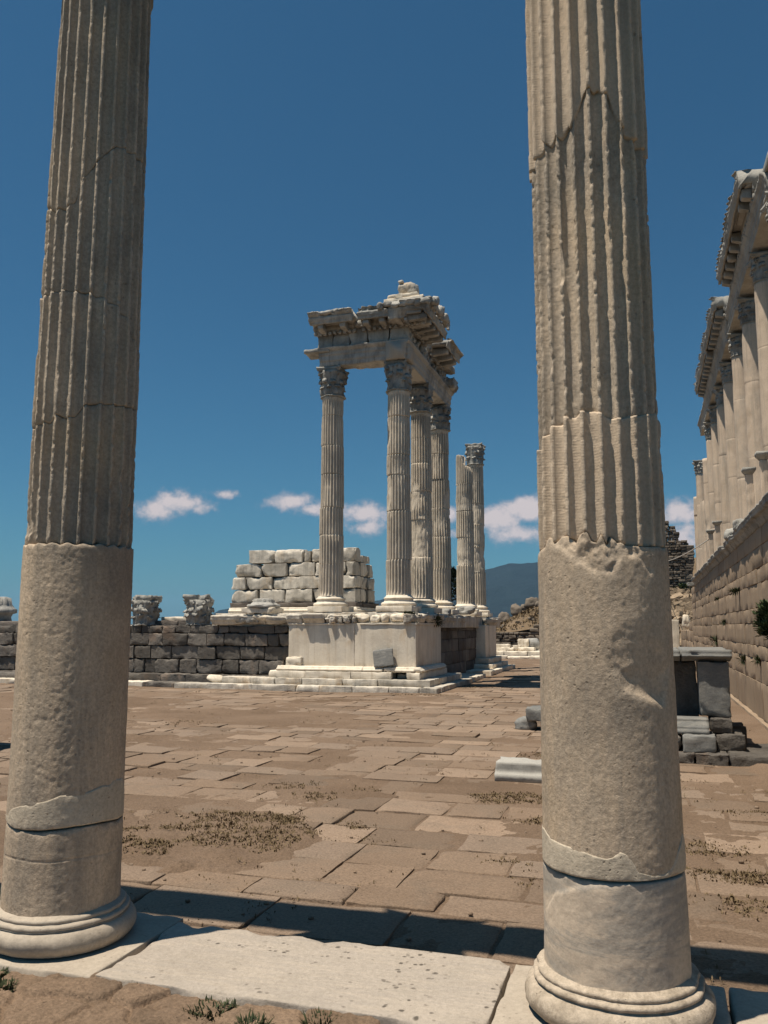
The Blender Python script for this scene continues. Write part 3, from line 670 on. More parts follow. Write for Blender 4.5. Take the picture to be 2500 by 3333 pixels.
def build_court():
    # dirt sheet of the court (finer near the portico)
    y = [4.0]
    while y[-1] < 90: y.append(y[-1]+max(.03, (y[-1]-1)*.0068))
    y = np.array(y); u = np.linspace(-1.7, .55, 560)
    Y = np.repeat(y[:, None], len(u), 1); X = u[None]*(Y+1.0)+.6
    x, yy = X.ravel(), Y.ravel()
    V = np.stack([x, yy, dirt_h(x, yy)], -1)
    obj('court_ground', MB().add(V, grid_faces(len(y), len(u)), 0), M['dirt'], None, kind='structure')
    # flagstones, laid in courses parallel to the portico
    rng = np.random.default_rng(21)
    mb = MB(); yy = 4.36; row = 0
    while yy < 47:
        d = rng.uniform(.40, .68)
        if yy < 23: xa, xb = -1.05*yy-2.5, .26*yy+.8
        else: xa, xb = -6.0, 2.0
        if 12.4 < yy < 15.5: xb = 1.9
        xb = min(xb, 2.0)
        x = xa-rng.uniform(0, .8)
        while x < xb:
            w = rng.uniform(.42, 1.0)
            w *= 1.0; xc, yc = x+w/2, yy+d/2
            x += w+rng.uniform(.004, .022)
            if rng.random() < .07 and yy > 6: continue
            if yc > 22.9 and xc < -5.6: continue
            near = yc < 11
            cell = .10 if near else (.16 if yc < 18 else .25)
            V, F = box_data((w, d-rng.uniform(.004, .02), .16), cell, .009, 2.2, .004, int(rng.integers(1, 9999)), 3.0)
            dz = rng.normal(0, .006)-.004
            V = rot_ax(V, 0, rng.normal(0, .006)); V = rot_ax(V, 1, rng.normal(0, .006)); V = rot_z(V, rng.normal(0, .012))
            # worn corners make uneven outlines
            n = fbm(V[:, :2].dot(np.eye(2, 3))+rng.uniform(0, 50), 2.5, 2, row)
            V[:, :2] *= (1-.03*np.abs(n))[:, None]
            mb.add(V+np.array([xc, yc+rng.normal(0, .012), -.08+.030+dz]), F, rng.uniform(-1, 1))
        yy += d; row += 1
    obj('court_paving', mb, M['paver'], None, kind='structure')
    # loose pebbles
    mb = MB()
    for i in range(420):
        yv = 4.7+18*rng.random()**1.5; xv = rng.uniform(-1.0*yv-1, .3*yv)
        if xv > 1.9: continue
        s = rng.uniform(.008, .028)*(1+yv*.05)
        rock(mb, (xv, yv, .03+s*.1), (s*1.4, s, s*.8), int(rng.integers(1, 999)), 5, .3)
    obj('pebbles', mb, M['paver'], None, kind='stuff', label='loose pebbles scattered over the court')
    # wide ground below and beyond, to the horizon
    n = 60; a = np.linspace(0, 2*math.pi, n, endpoint=False); V = [(0, 0, -.12)]; 
    rings = [30, 95, 140, 400, 1500, 12000]; zs = [-.12, -.12, -2.5, -60, -120, -120]
    V = np.concatenate([[[0, 0, -.12]]]+[np.stack([r*np.cos(a), r*np.sin(a), np.full(n, z)], -1) for r, z in zip(rings, zs)])
    F4 = grid_faces(len(rings), n, True, 1)
    F3 = np.array([[0, 1+i, 1+(i+1) % n] for i in range(n)])
    obj('ground', MB().add(V, [F3, F4]), M['plain'], None, kind='structure')
    # block just outside the left edge, whose shadow falls into the picture
    mb = MB(); block(mb, (-11.0, 10.0, -.02), (-10.12, 11.0, 2.2), .1, .05, 1.2, .02, 81)
    obj('stone_block', mb, M['carved'], None, **tags('upright stone block beyond the left edge of the photo, throwing its shadow into it', 'stone block'))
# ------------------------------------------------------------------ temple
PT = 2.40      # top of the temple podium
FX = -6.63     # right face of the pedestals
def build_podium():
    t = thing('temple_podium', 'cream marble temple podium with stepped foot and broken cornice under the standing columns', 'podium', (-8.5, 25, 0))
    # steps: runs of separate blocks along the front and the right side
    def step_front(x0, x1, y0, y1, z0, z1, seed, cuts=None, chip=1.6):
        rng = np.random.default_rng(seed); mb = MB(); x = x0; i = 0
        while x < x1-.05:
            w = rng.uniform(.75, 1.6); xe = min(x+w, x1)
            if x1-xe < .4: xe = x1
            block(mb, (x+.004, y0+rng.uniform(-.008, .008), z0), (xe-.004, y1, z1+rng.uniform(-.006, .006)), .07, .022, chip, .006, seed*10+i); x = xe; i += 1
        return mb
    def step_side(y0, y1, x0, x1, z0, z1, seed, chip=1.6):
        rng = np.random.default_rng(seed); mb = MB(); y = y0; i = 0
        while y < y1-.05:
            w = rng.uniform(.9, 1.8); ye = min(y+w, y1)
            if y1-ye < .4: ye = y1
            block(mb, (x0, y+.004, z0), (x1+rng.uniform(-.008, .008), ye-.004, z1+rng.uniform(-.006, .006)), .09, .022, chip, .006, seed*10+i); y = ye; i += 1
        return mb
    obj('step', step_front(-14.4, -5.80, 23.48, 24.0, -.05, .18, 1), M['cella'], t)
    obj('step', step_front(-12.85, -6.10, 23.79, 24.3, .18, .373, 2), M['cella'], t)
    obj('step', step_side(24.01, 28.6, -6.6, -5.80, -.05, .18, 3), M['cella'], t)
    obj('step', step_side(24.31, 28.2, -6.9, -6.10, .18, .373, 4), M['cella'], t)
    # plinth course with a gap
    mb = MB()
    for i, (a, b) in enumerate(((-11.34, -10.1), (-10.095, -8.62), (-8.61, -7.33), (-6.86, -6.455))):
        block(mb, (a, 23.957, .373), (b, 24.6, .58), .08, .02, 1.2, .005, 210+i)
    block(mb, (-6.9, 24.605, .373), (-6.455, 27.5, .58), .1, .02, 1.2, .005, 219)
    block(mb, (-7.25, 24.35, .373), (-6.95, 24.7, .52), .06, .05, 1.5, .02, 220)
    obj('plinth', mb, M['temple'], t)
    # base moulding
    prof = [(-.25, 0), (.20, 0), (.20, .012)]+arc(.195, .045, .034, -80, 80, 7)+[(.19, .085)]+arc(.20, .125, .035, -110, -180, 5)+[(.125, .132), (.10, .155), (-.25, .155)]
    mb = MB()
    bar(mb, prof, 2.85, (-11.1, 24.2, .58), (0, -1, 0), (1, 0, 0), .06, .02, .005, 1, 0, .10, 1.5)
    bar(mb, prof, .62, (-8.24, 24.2, .58), (0, -1, 0), (1, 0, 0), .06, .02, .006, 2, 0, .02)
    bar(mb, prof, .62, (-7.24, 24.2, .58), (0, -1, 0), (1, 0, 0), .06, .02, .006, 3, 0, .03)
    block(mb, (-7.62, 24.02, .58), (-7.22, 24.3, .72), .05, .05, 2, .03, 231)
    bar(mb, prof, 3.3, (-6.63, 24.02, .58), (1, 0, 0), (0, 1, 0), .06, .02, .008, 4, 0, .05)
    obj('base_moulding', mb, M['temple'], t)
    # pedestal body, built of big smooth slabs
    mb = MB()
    block(mb, (-10.77, 24.2, .70), (-8.58, 27.3, 2.035), .16, .012, .8, .004, 241, tone=.2)
    block(mb, (-8.575, 24.205, .70), (FX, 27.38, 2.035), .16, .012, .8, .004, 242, tone=-.1)
    block(mb, (-10.80, 24.17, 1.985), (-8.9, 24.3, 2.045), .1, .012, 1.5, .004, 243)
    block(mb, (-8.4, 24.172, 1.985), (FX+.03, 24.3, 2.045), .1, .012, 1.5, .004, 244)
    block(mb, (FX-.2, 24.3, 1.985), (FX+.03, 27.4, 2.045), .1, .012, 1.5, .004, 246)
    block(mb, (-10.85, 24.12, .72), (-10.3, 24.4, 1.0), .07, .09, 2.0, .03, 245)
    obj('pedestal', mb, M['temple'], t)
    # broken crowning cornice: whole pieces and knocked-off stumps
    cp = [(-.3, 0), (.02, 0), (.03, .05), (.05, .07), (.07, .12), (.11, .13), (.11, .21), (.13, .24), (.13, .29), (-.3, .33)]
    mb = MB(); bar(mb, [(a*1.5, b) for a, b in cp], .70, (-10.26, 24.2, 2.045), (0, -1, 0), (1, 0, 0), .06, .03, .008, 11, 0, .04); obj('cornice_piece', mb, M['cella'], t)
    mb = MB(); bar(mb, [(a*.55, b*.9) for a, b in cp], .55, (-10.85, 24.2, 2.045), (0, -1, 0), (1, 0, 0), .06, .03, .03, 12, 0, .10); obj('cornice_piece', mb, M['cella'], t)
    mb = MB(); bar(mb, [(a*.75, b*.8) for a, b in cp], .95, (-9.55, 24.2, 2.045), (0, -1, 0), (1, 0, 0), .05, .03, .035, 13, 0, .16, 5); obj('cornice_piece', mb, M['cella'], t)
    for i, (x, w, h, p) in enumerate(((-9.28, .16, .20, .13), (-9.03, .14, .18, .11), (-8.82, .20, .20, .14), (-8.60, .12, .16, .08), (-6.85, .3, .26, .10))):
        mb = MB(); block(mb, (x-w/2, 24.2-p*.95, 2.045), (x+w/2, 24.6, 2.045+h), .05, .05, 2, .03, 260+i); obj('cornice_piece', mb, M['cella'], t)
    mb = MB(); bar(mb, cp, 1.2, (FX, 26.2, 2.045), (1, 0, 0), (0, 1, 0), .06, .03, .02, 15, 0, .10); obj('cornice_piece', mb, M['cella'], t)
    mb = MB(); bar(mb, [(a*.7, b*.9) for a, b in cp], 1.5, (FX, 24.5, 2.045), (1, 0, 0), (0, 1, 0), .06, .03, .03, 16, 0, .14); obj('cornice_piece', mb, M['cella'], t)
    mb = MB(); bar(mb, [(a*.8, b) for a, b in cp], 3.4, (FX-.15, 28.3, 2.0), (1, 0, 0), (0, 1, 0), .07, .03, .03, 17, 0, .14, 2); obj('cornice_piece', mb, M['cella'], t)
    mb = MB(); bar(mb, cp, 2.0, (FX, 36.2, 2.0), (1, 0, 0), (0, 1, 0), .07, .03, .015, 18, 0, .06, 2); obj('cornice_piece', mb, M['cella'], t)
    mb = MB(); bar(mb, cp, 2.0, (-13.75, 24.60, 2.01), (0, -1, 0), (1, 0, 0), .06, .03, .03, 19, 0, .16, 2); obj('cornice_piece', mb, M['cella'], t)
    mb = MB(); bar(mb, [(a*.9, b*.85) for a, b in cp], .9, (-11.7, 24.5, 2.01), (0, -1, 0), (1, 0, 0), .06, .03, .03, 20, 0, .14, 2); obj('cornice_piece', mb, M['cella'], t)
    # podium floor slabs behind the cornice
    mb = MB()
    for i, (a, b, c, d, z) in enumerate(((-10.7, 24.42, -8.3, 26.0, 2.38), (-8.25, 24.42, -6.75, 26.2, 2.385), (-13.6, 24.75, -10.75, 27.0, 2.33), (-14.9, 27.0, -9.4, 30.0, 2.41), (-9.35, 26.25, -6.75, 31.9, 2.375), (-9.5, 31.95, -6.9, 41.0, 2.37), (-24, 26.8, -15, 40, 2.0))):
        block(mb, (a, b, 1.9), (c, d, z), .3, .03, 1.5, .01, 270+i)
    obj('podium_floor', mb, M['cella'], t)
    mb = MB(); block(mb, (-24, 25.2, -.1), (-7.3, 41, 1.95), 1.0, .03, 1, .01, 280); obj('podium_core', mb, M['andesite'], t)
    # recessed dark masonry between the two pedestals
    mb = MB(); rng = np.random.default_rng(3); z = .10
    for k, h in enumerate((.46, .46, .46, .30, .22)):
        y = 27.3
        while y < 36:
            w = rng.uniform(.8, 1.7)
            block(mb, (-7.4, y, z), (-7.02+rng.uniform(-.015, .015), y+w-.006, z+h-.005), .16, .02, 1.2, .012, int(rng.integers(9999))); y += w
        z += h
    obj('recessed_wall', mb, M['andesite'], t)
    # far pedestal
    mb = MB()
    block(mb, (-8.0, 35.45, .62), (FX, 37.9, 2.0), .16, .012, .9, .004, 291)
    block(mb, (-7.2, 36.2, .64), (FX+.03, 37.92, 2.0), .16, .012, .9, .004, 292)
    block(mb, (-8, 35.2, .38), (FX+.22, 38.2, .62), .1, .05, 1.5, .012, 293); block(mb, (-8, 35.1, .18), (FX+.27, 38.3, .38), .1, .03, 1.5, .012, 294)
    obj('far_pedestal', mb, M['temple'], t)
    obj('step', step_side(33.2, 39.5, -7.2, -6.0, .0, .19, 6, 2.2), M['temple'], t)
    obj('step', step_side(34.9, 39.0, -7.2, -6.25, .19, .37, 7, 2.2), M['temple'], t)
    obj('step', step_side(28.9, 31.9, -6.9, -5.95, -.05, .16, 5, 2.4), M['temple'], t)
    # things leaning and lying on the podium
    mb = MB()
    V, F = box_data((.62, .09, .52), .05, .04, 2.2, .008, 301, 3.0)
    V = rot_ax(V, 1, -.16); V = rot_ax(V, 0, -.18)
    mb.add(V+np.array([-7.60, 24.06, 1.0]), F, 0)
    obj('leaning_slab', mb, M['greymarble'], None, **tags('grey broken slab leaning against the front of the cream temple pedestal', 'stone slab'))
    g = 'loose rubble on the pedestal edge'
    for i, (x, y, z, sx, sy, sz, sd, lab) in enumerate(((-8.36, 24.42, 2.19, .52, .5, .34, 311, 'rounded pale lump on the pedestal edge midway between the two front temple columns'),
            (-7.95, 24.42, 2.17, .34, .5, .32, 312, 'small broken lump on the pedestal edge between a rounded lump and an upright stump'),
            (-7.66, 24.40, 2.19, .32, .5, .36, 313, 'upright broken stump on the pedestal edge, left of the long lump'),
            (-7.13, 24.45, 2.19, .82, .6, .36, 314, 'long pale lump on the pedestal edge right below the corner column'))):
        mb = MB(); rock(mb, (x, y, z), (sx, sy, sz), sd, 18, .22); obj('rubble_stone', mb, M['temple'], None, **tags(lab, 'rubble', g))
    # low worn column base on the left part of the podium
    t2 = thing('worn_pedestal', 'low worn column base standing alone on the podium left of the temple columns', 'pedestal', (-12.0, 24.9, 2.36))
    mb = MB(); block(mb, (-12.6, 24.5, 2.36), (-11.5, 25.4, 2.54), .08, .04, 2, .02, 321); obj('plinth', mb, M['temple'], t2)
    mb = lathe(MB(), [(.3, 2.54), (.52, 2.545)]+arc(.50, 2.60, .055, -80, 80, 7)+[(.46, 2.66), (.40, 2.70), (.34, 2.74), (.36, 2.80), (.30, 2.84), (.05, 2.85)], (-12.0, 24.95), 60, .03, 5, 0, .12, 3)
    obj('torus', mb, M['carved'], t2)
    mb = MB(); rock(mb, (-11.75, 24.7, 2.2), (.95, .6, .30), 331, 18, .22); obj('rubble_stone', mb, M['temple'], None, **tags('pale broken lump lying below the lone low column base', 'rubble', g))
    mb = MB(); block(mb, (-12.9, 24.52, 2.05), (-12.0, 25.0, 2.3), .07, .06, 2, .04, 332); obj('rubble_stone', mb, M['carved'], None, **tags('flat rough cornice chunk left of the lone low column base', 'rubble', g))
    mb = MB(); rock(mb, (-7.05, 33.6, 2.62), (.9, 1.3, .42), 333, 18, .22); obj('rubble_stone', mb, M['carved'], None, **tags('dark broken stone on the podium beside the base of the headless column', 'rubble', g))
    mb = MB(); rock(mb, (-6.9, 29.3, 2.45), (.5, .9, .35), 334, 14, .25); obj('rubble_stone', mb, M['carved'], None, **tags('small broken stone on the podium edge beyond the corner column', 'rubble', g))
    mb = MB(); tuft(mb, (-6.62, 26.4, 2.15), .14, 160, .28, 341, .012, 1.4); tuft(mb, (-6.6, 26.6, 2.08), .12, 120, .25, 342, .010, 2.4)
    obj('weed', mb, M['weed'], None, **tags('dark straggly plant hanging from the right edge of the temple pedestal', 'weed'))
    mb = MB(); tuft(mb, (-6.9, 24.4, 2.3), .16, 140, .14, 343, .014, 1.0)
    obj('weed', mb, M['weed'], None, **tags('low plant on the pedestal corner beside the long pale lump', 'weed'))

def temple_column(x, y, label, seed, ztop=9.45, broken=None, damage=(), cap=True, plinth=True, joints=None, barrel=()):
    t = thing('temple_column', label, 'column', (x, y, PT), 'fluted columns of the temple')
    if plinth:
        mb = MB(); block(mb, (x-.58, y-.58, PT-.01), (x+.58, y+.58, PT+.165), .08, .012, 1.2, .004, seed); obj('plinth', mb, M['temple'], t)
    zb = PT+.165
    prof = [(.30, zb+.002), (.50, zb+.002)]+arc(.505, zb+.062, .058, -85, 85, 9)+[(.50, zb+.124), (.485, zb+.128)]+arc(.50, zb+.165, .04, -100, -190, 6)+[(.452, zb+.205), (.462, zb+.21)]+arc(.455, zb+.24, .03, -85, 85, 7)+[(.445, zb+.275), (.438, zb+.292), (.415, zb+.30), (.405, zb+.335), (.3, zb+.336)]
    obj('base', lathe(MB(), prof, (x, y), 90, .004, seed, 0, .03 if seed % 2 else .008, 3), M['temple'], t)
    z0 = zb+.33
    A = (x, y); per = 10
    nfl = 24; th, dep = flute_angles(nfl, seed*3.7, per, .22)
    zs = np.arange(z0, ztop+.01, .05)
    js = joints if joints else [z0+(ztop-z0)*k for k in (.16, .33, .52, .68, .84)]
    zs = np.unique(np.concatenate([zs]+[[j-.018, j-.009, j, j+.009, j+.018] for j in js]))
    Z = np.repeat(zs[:, None], len(th), 1); TH = np.repeat(((th+180) % 360-180)[None], len(zs), 0); DEP = np.repeat(dep[None], len(zs), 0)
    tt = (Z-z0)/(9.45-z0)
    r0 = .402-.047*np.clip(tt, 0, 1.1)**1.25
    cap_b = np.clip((Z-z0-.01)/.14, 0, 1)**.5*(np.clip((ztop-.10-Z)/.10, 0, 1)**.5 if cap else 1)
    r = r0-.050*DEP*cap_b
    N = np.stack([r0*np.cos(np.radians(TH)), r0*np.sin(np.radians(TH)), Z*.35], -1).reshape(-1, 3)+seed*3.3
    dn = np.searchsorted(js, Z)                      # each drum wears differently
    wear = np.random.default_rng(seed).uniform(-.55, .05, len(js)+1)[dn]
    e = .035*np.clip(fbm(N, 5, 4, seed).reshape(Z.shape)+wear, 0, 2)
    N2 = np.stack([r0*np.cos(np.radians(TH)), r0*np.sin(np.radians(TH)), Z], -1).reshape(-1, 3)+seed*1.3
    for (b0, b1, amt) in barrel:                     # drums worn to a barrel shape
        ins = (Z > b0) & (Z < b1); dd = np.minimum(Z-b0, b1-Z)
        side = .55+.45*np.sin(np.radians(TH)+b0*5)
        e = e+ins*side*(amt*np.exp(-np.clip(dd, 0, 9)/.13)+.35*amt*(1+fbm(N2, 4, 3, seed+9).reshape(Z.shape)))
    for (a, zc, da, dz_, amt) in damage:             # large breaks
        dd = ((TH-a+180) % 360-180)/da
        q = dd**2+((Z-zc)/dz_)**2
        q = q*(1+.6*fbm(N2, 3, 3, seed+3).reshape(Z.shape))
        e = e+amt*np.clip(1-q, 0, 1)**.5*(1+.25*fbm(N2, 5, 2, seed+4).reshape(Z.shape))
    r = np.minimum(r, r0-e)+.004*fbm(N2, 8, 4, seed+5).reshape(Z.shape)
    for j in js:
        en = 1+np.clip(2*fbm(N2, 5, 3, seed+6).reshape(Z.shape), -.7, 3)
        r = r-.012*en*np.exp(-((Z-j)/.010)**2)
    if broken is not None:
        cut = broken(TH)+.06*fbm(N2, 3, 3, seed+7).reshape(Z.shape)
        Z2 = np.minimum(Z, cut)
        r = np.where(Z > cut+.02, r*np.clip(1-(Z-cut)*.8, .12, 1), r); Z = Z2
    r = np.vstack([r, r[-1:]*.1]); Z = np.vstack([Z, Z[-1:]]); TH = np.vstack([TH, TH[-1:]])
    a = np.radians(TH)-math.pi/2
    ox = np.random.default_rng(seed+50).normal(0, .010, (len(js)+1, 2))[np.searchsorted(js, Z)]
    P = np.stack([x+ox[..., 0]+r*np.cos(a), y+ox[..., 1]+r*np.sin(a), Z], -1).reshape(-1, 3)
    obj('shaft', MB().add(P, grid_faces(len(Z), len(th), True), 0), M['shaft'], t)
    if cap:
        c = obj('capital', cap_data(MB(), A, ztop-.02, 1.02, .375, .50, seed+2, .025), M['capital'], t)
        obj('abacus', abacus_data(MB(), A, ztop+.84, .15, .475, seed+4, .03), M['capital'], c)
    return t

def build_temple_columns():
    temple_column(-9.67, 25.0, 'fluted temple column standing alone on the left, with a full capital under the lintel', 3, damage=((-10, 6.3, 30, .5, .02),), joints=[3.92, 4.85, 5.75, 6.85, 7.8, 8.8])
    temple_column(-7.395, 25.0, 'fluted temple column at the front corner of the entablature, with a chipped base', 4, damage=((-48, 6.15, 30, .75, .05), (15, 6.9, 40, .35, .03), (-60, 7.9, 25, .3, .04)), joints=[4.0, 5.55, 6.7, 7.35, 8.6])
    temple_column(-7.395, 27.79, 'grey temple column with a gouged middle, right behind the front corner column', 5, damage=((5, 4.9, 50, 1.0, .06), (-20, 6.4, 40, .5, .05)), joints=[4.3, 5.6, 6.6, 7.6, 8.5])
    temple_column(-7.395, 30.57, 'last temple column still under the entablature, at its far right end', 6, damage=((20, 6.0, 40, .4, .03), (70, 6.5, 40, .6, .05)), joints=[4.1, 5.3, 6.4, 7.5, 8.5])
    temple_column(-7.395, 35.15, 'headless temple column broken off at a slant, beyond the entablature', 7, ztop=9.5, cap=False, broken=lambda th: 9.36-.0125*np.clip(th+22, 0, 42)-.002*np.clip(th-25, 0, 120), damage=((15, 7.3, 35, .45, .035), (5, 5.25, 50, .5, .03), (-15, 4.75, 50, .2, .04)), joints=[4.55, 5.75, 6.9, 8.1], plinth=True, barrel=((4.56, 5.74, .05), (6.92, 8.08, .03)))
    temple_column(-7.395, 37.75, 'farthest temple column, free standing with its own broken capital', 8, damage=((60, 5.2, 50, .7, .07), (70, 6.4, 40, .5, .05)), joints=[4.4, 5.6, 6.6, 7.6, 8.6], barrel=((4.42, 5.58, .08), (5.62, 6.58, .07), (6.62, 7.58, .05)))

def cornice_run(mb, origin, du, dl, L, o, seed, sima=.42, broken=.06, step=.07, bed=True, mod=True, stone_h=.24, spc=.52, sx=.16):
    """cornice with bed moulding, modillions, corona and sima; o = overhang"""
    du = np.array(du, float); dl = np.array(dl, float); og = np.array(origin, float)
    prof = [(-.45, -.16), (.04, -.16), (.07, -.10), (.13, -.08), (.14, .08), (o-.06, .08), (o-.055, -.03), (o, -.03), (o, stone_h*.45), (o+.015, stone_h*.5), (o+.015, stone_h*.7), (o+.05, stone_h*.95), (o+.05, stone_h+.02), (o+.02, stone_h+.04)]
    prof += [(o+(sx-.06)*k/4+.05+(.03 if sx > .1 else -.02)*math.sin(k/4*math.pi), stone_h+.06+sima*k/4*.8) for k in range(5)]+[(o+sx, stone_h+sima*.95), (o+.08, stone_h+sima), (-.45, stone_h+sima*.9)]
    def relief(U, X):
        s_ = np.clip((U[:, 1]-stone_h-.05)/.05, 0, 1)*(U[:, 0] > o-.1)
        br = np.clip(fbm(np.c_[X, U[:, 1]*2, 0*X], 1.7, 3, seed+5)-.05, 0, 1)
        return s_*(.028*np.sin(X*2*math.pi/.26)*np.cos(U[:, 1]*24)-.45*br)
    bar(mb, prof, L, og, du, dl, .045, .04, .014, seed, 0, broken, 4.0, relief)
    rng = np.random.default_rng(seed)
    n = int(L/spc)
    for i in range(n):
        if rng.random() < .08: continue
        s = (i+.5)*L/n
        c = og+dl*s+du*(.13+(o-.20)/2)
        sz = np.abs(dl)*.20+np.abs(du)*(o-.19)+np.array([0, 0, .26])
        V, F = box_data(sz, .09, .02, 1.2, .008, int(rng.integers(9999)), 5)
        k = ((V@du)/(o-.20)+.5); V[:, 2] += np.where(V[:, 2] < 0, .07*np.clip(k, 0, 1)+.012*np.sin(k*6), 0)
        mb.add(V+c+np.array([0, 0, -.09]), F, rng.uniform(-1, 1))
    m = int(L/.17)
    for i in range(m):
        s = (i+.5)*L/m
        V, F = box_data(np.abs(dl)*.11+np.abs(du)*.10+np.array([0, 0, .11]), .06, .02, 1.5, .006, int(rng.integers(9999)), 6)
        mb.add(V+og+dl*s+du*.10+np.array([0, 0, -.20]), F, 0)
    if sima > .25:      # palmettes and lion-head lumps of the gutter
        for i in range(int(L/.30)):
            if rng.random() < .25: continue
            s = (i+.5)*.30
            c = og+dl*s+du*(o+.10)+np.array([0, 0, stone_h+sima*.62])
            V, F = box_data(np.abs(dl)*.15+np.abs(du)*.10+np.array([0, 0, .24]), .05, .045, 1.5, .02, int(rng.integers(9999)), 8)
            mb.add(V+c, F, 0)
    return mb

def build_entablature():
    t = thing('entablature', 'broken carved marble entablature spanning the tops of the four standing temple columns', 'entablature', (-8.4, 25, 10.45))
    ZA = 10.44
    def fascia(o=0): return [(-.62, 0), (.0+o, 0), (.0+o, .17), (.025+o, .18), (.025+o, .37), (.05+o, .38), (.05+o, .50), (.09+o, .52), (.13+o, .57), (.15+o, .60), (.15+o, .63), (-.62, .63)]
    mb = MB()
    bar(mb, fascia(), 2.38, (-10.05, 24.68, ZA+.01), (0, -1, 0), (1, 0, 0), .06, .04, .012, 1, 0, .07, 2)
    block(mb, (-10.55, 24.55, 10.92), (-9.62, 25.2, 11.08), .08, .04, 1.5, .02, 401)
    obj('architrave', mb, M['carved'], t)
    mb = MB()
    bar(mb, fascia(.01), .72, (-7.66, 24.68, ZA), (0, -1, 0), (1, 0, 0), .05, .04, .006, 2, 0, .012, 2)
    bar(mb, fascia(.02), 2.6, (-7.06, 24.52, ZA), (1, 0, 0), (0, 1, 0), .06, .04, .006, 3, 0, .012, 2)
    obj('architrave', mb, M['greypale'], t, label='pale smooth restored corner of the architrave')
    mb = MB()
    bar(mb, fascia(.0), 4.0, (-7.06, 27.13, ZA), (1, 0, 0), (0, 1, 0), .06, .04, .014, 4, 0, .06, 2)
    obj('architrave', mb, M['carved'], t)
    # frieze
    mb = MB(); rng = np.random.default_rng(9)
    for i, (a, b, d) in enumerate(((-10.1, -9.55, .05), (-9.54, -8.98, .0), (-8.97, -8.35, -.03), (-8.34, -7.62, .02), (-7.60, -6.98, -.02))):
        block(mb, (a, 24.66+d, 11.07), (b, 25.35, 11.62), .09, .035, 1.8, .014, 410+i)
    for i, (a, b, d) in enumerate(((25.36, 26.4, 0), (26.42, 27.7, .04), (27.72, 28.9, -.03), (28.92, 30.2, .02), (30.22, 31.0, -.1))):
        block(mb, (-7.7, a, 11.07), (-7.02+d, b, 11.62), .1, .04, 1.8, .02, 420+i)
    # carved vine scrolls on the side frieze
    for i in range(26):
        y = 25.0+i*.22
        rock(mb, (-6.99, y, 11.32+.14*math.sin(i*1.6)), (.14, .2, .22), 430+i, 7, .3)
    obj('frieze', mb, M['carved'], t)
    # cornice blocks
    mb = MB(); cornice_run(mb, (-10.2, 24.64, 11.73), (0, -1, 0), (1, 0, 0), 1.55, .56, 21, .17, .10, stone_h=.17)
    block(mb, (-10.2, 24.2, 11.78), (-8.67, 25.1, 12.0), .08, .04, 2, .02, 441)
    rng = np.random.default_rng(4)
    for i in range(7): rock(mb, (-10.05+i*.2+rng.uniform(-.05, .05), 24.04, 12.05+rng.uniform(-.05, .04)), (rng.uniform(.22, .42), .16, rng.uniform(.12, .2)), 450+i, 10, .45)
    block(mb, (-8.75, 24.45, 11.62), (-8.3, 25.2, 11.85), .07, .06, 2, .04, 442)
    obj('cornice', mb, M['carved'], t, label='detached left piece of the cornice')
    mb = MB(); cornice_run(mb, (-8.50, 24.64, 11.73), (0, -1, 0), (1, 0, 0), 2.15, .58, 22, .20, .07, stone_h=.18)
    cornice_run(mb, (-6.98, 24.02, 11.73), (1, 0, 0), (0, 1, 0), 2.7, .80, 23, .30, .12, stone_h=.17)
    block(mb, (-7.6, 24.3, 11.6), (-6.7, 26.8, 12.05), .12, .04, 2, .02, 443)
    for i in range(9): rock(mb, (-6.04+.06*math.sin(i*2.3), 24.3+i*.25, 12.12+.07*math.sin(i*1.7)), (.26, rng.uniform(.2, .48), rng.uniform(.22, .40)), 470+i, 10, .5)
    for i in range(7): rock(mb, (-7.7+i*.25, 23.98, 12.03+.04*math.sin(i*2.1)), (rng.uniform(.2, .4), .14, rng.uniform(.16, .28)), 480+i, 10, .5)
    obj('cornice', mb, M['carved'], t, label='corner piece of the cornice with its gutter lumps')
    mb = MB(); cornice_run(mb, (-7.0, 27.3, 11.66), (1, 0, 0), (0, 1, 0), 1.9, .74, 24, .0, .10)
    block(mb, (-7.6, 29.3, 11.62), (-6.7, 30.4, 11.85), .09, .07, 2, .05, 444)
    block(mb, (-7.15, 30.2, 11.05), (-6.72, 31.05, 11.45), .09, .08, 2, .05, 445)
    obj('cornice', mb, M['carved'], t, label='low broken far piece of the cornice')
    f = thing('finial_block', 'carved finial block on a flat slab on top of the temple entablature', 'stone block', (-7.0, 24.4, 12.1))
    mb = MB(); block(mb, (-7.6, 24.05, 12.10), (-6.3, 24.9, 12.28), .08, .03, 1.6, .012, 451); block(mb, (-7.5, 24.1, 12.285), (-6.5, 24.8, 12.42), .08, .03, 1.6, .012, 452); obj('slab', mb, M['temple'], f)
    mb = MB(); rock(mb, (-6.92, 24.45, 12.64), (.66, .62, .52), 457, 22, .22); rock(mb, (-6.72, 24.45, 12.62), (.42, .55, .46), 458, 18, .25); rock(mb, (-7.08, 24.3, 12.88), (.2, .2, .16), 454, 10, .3); obj('carved_block', mb, M['cella'], f)

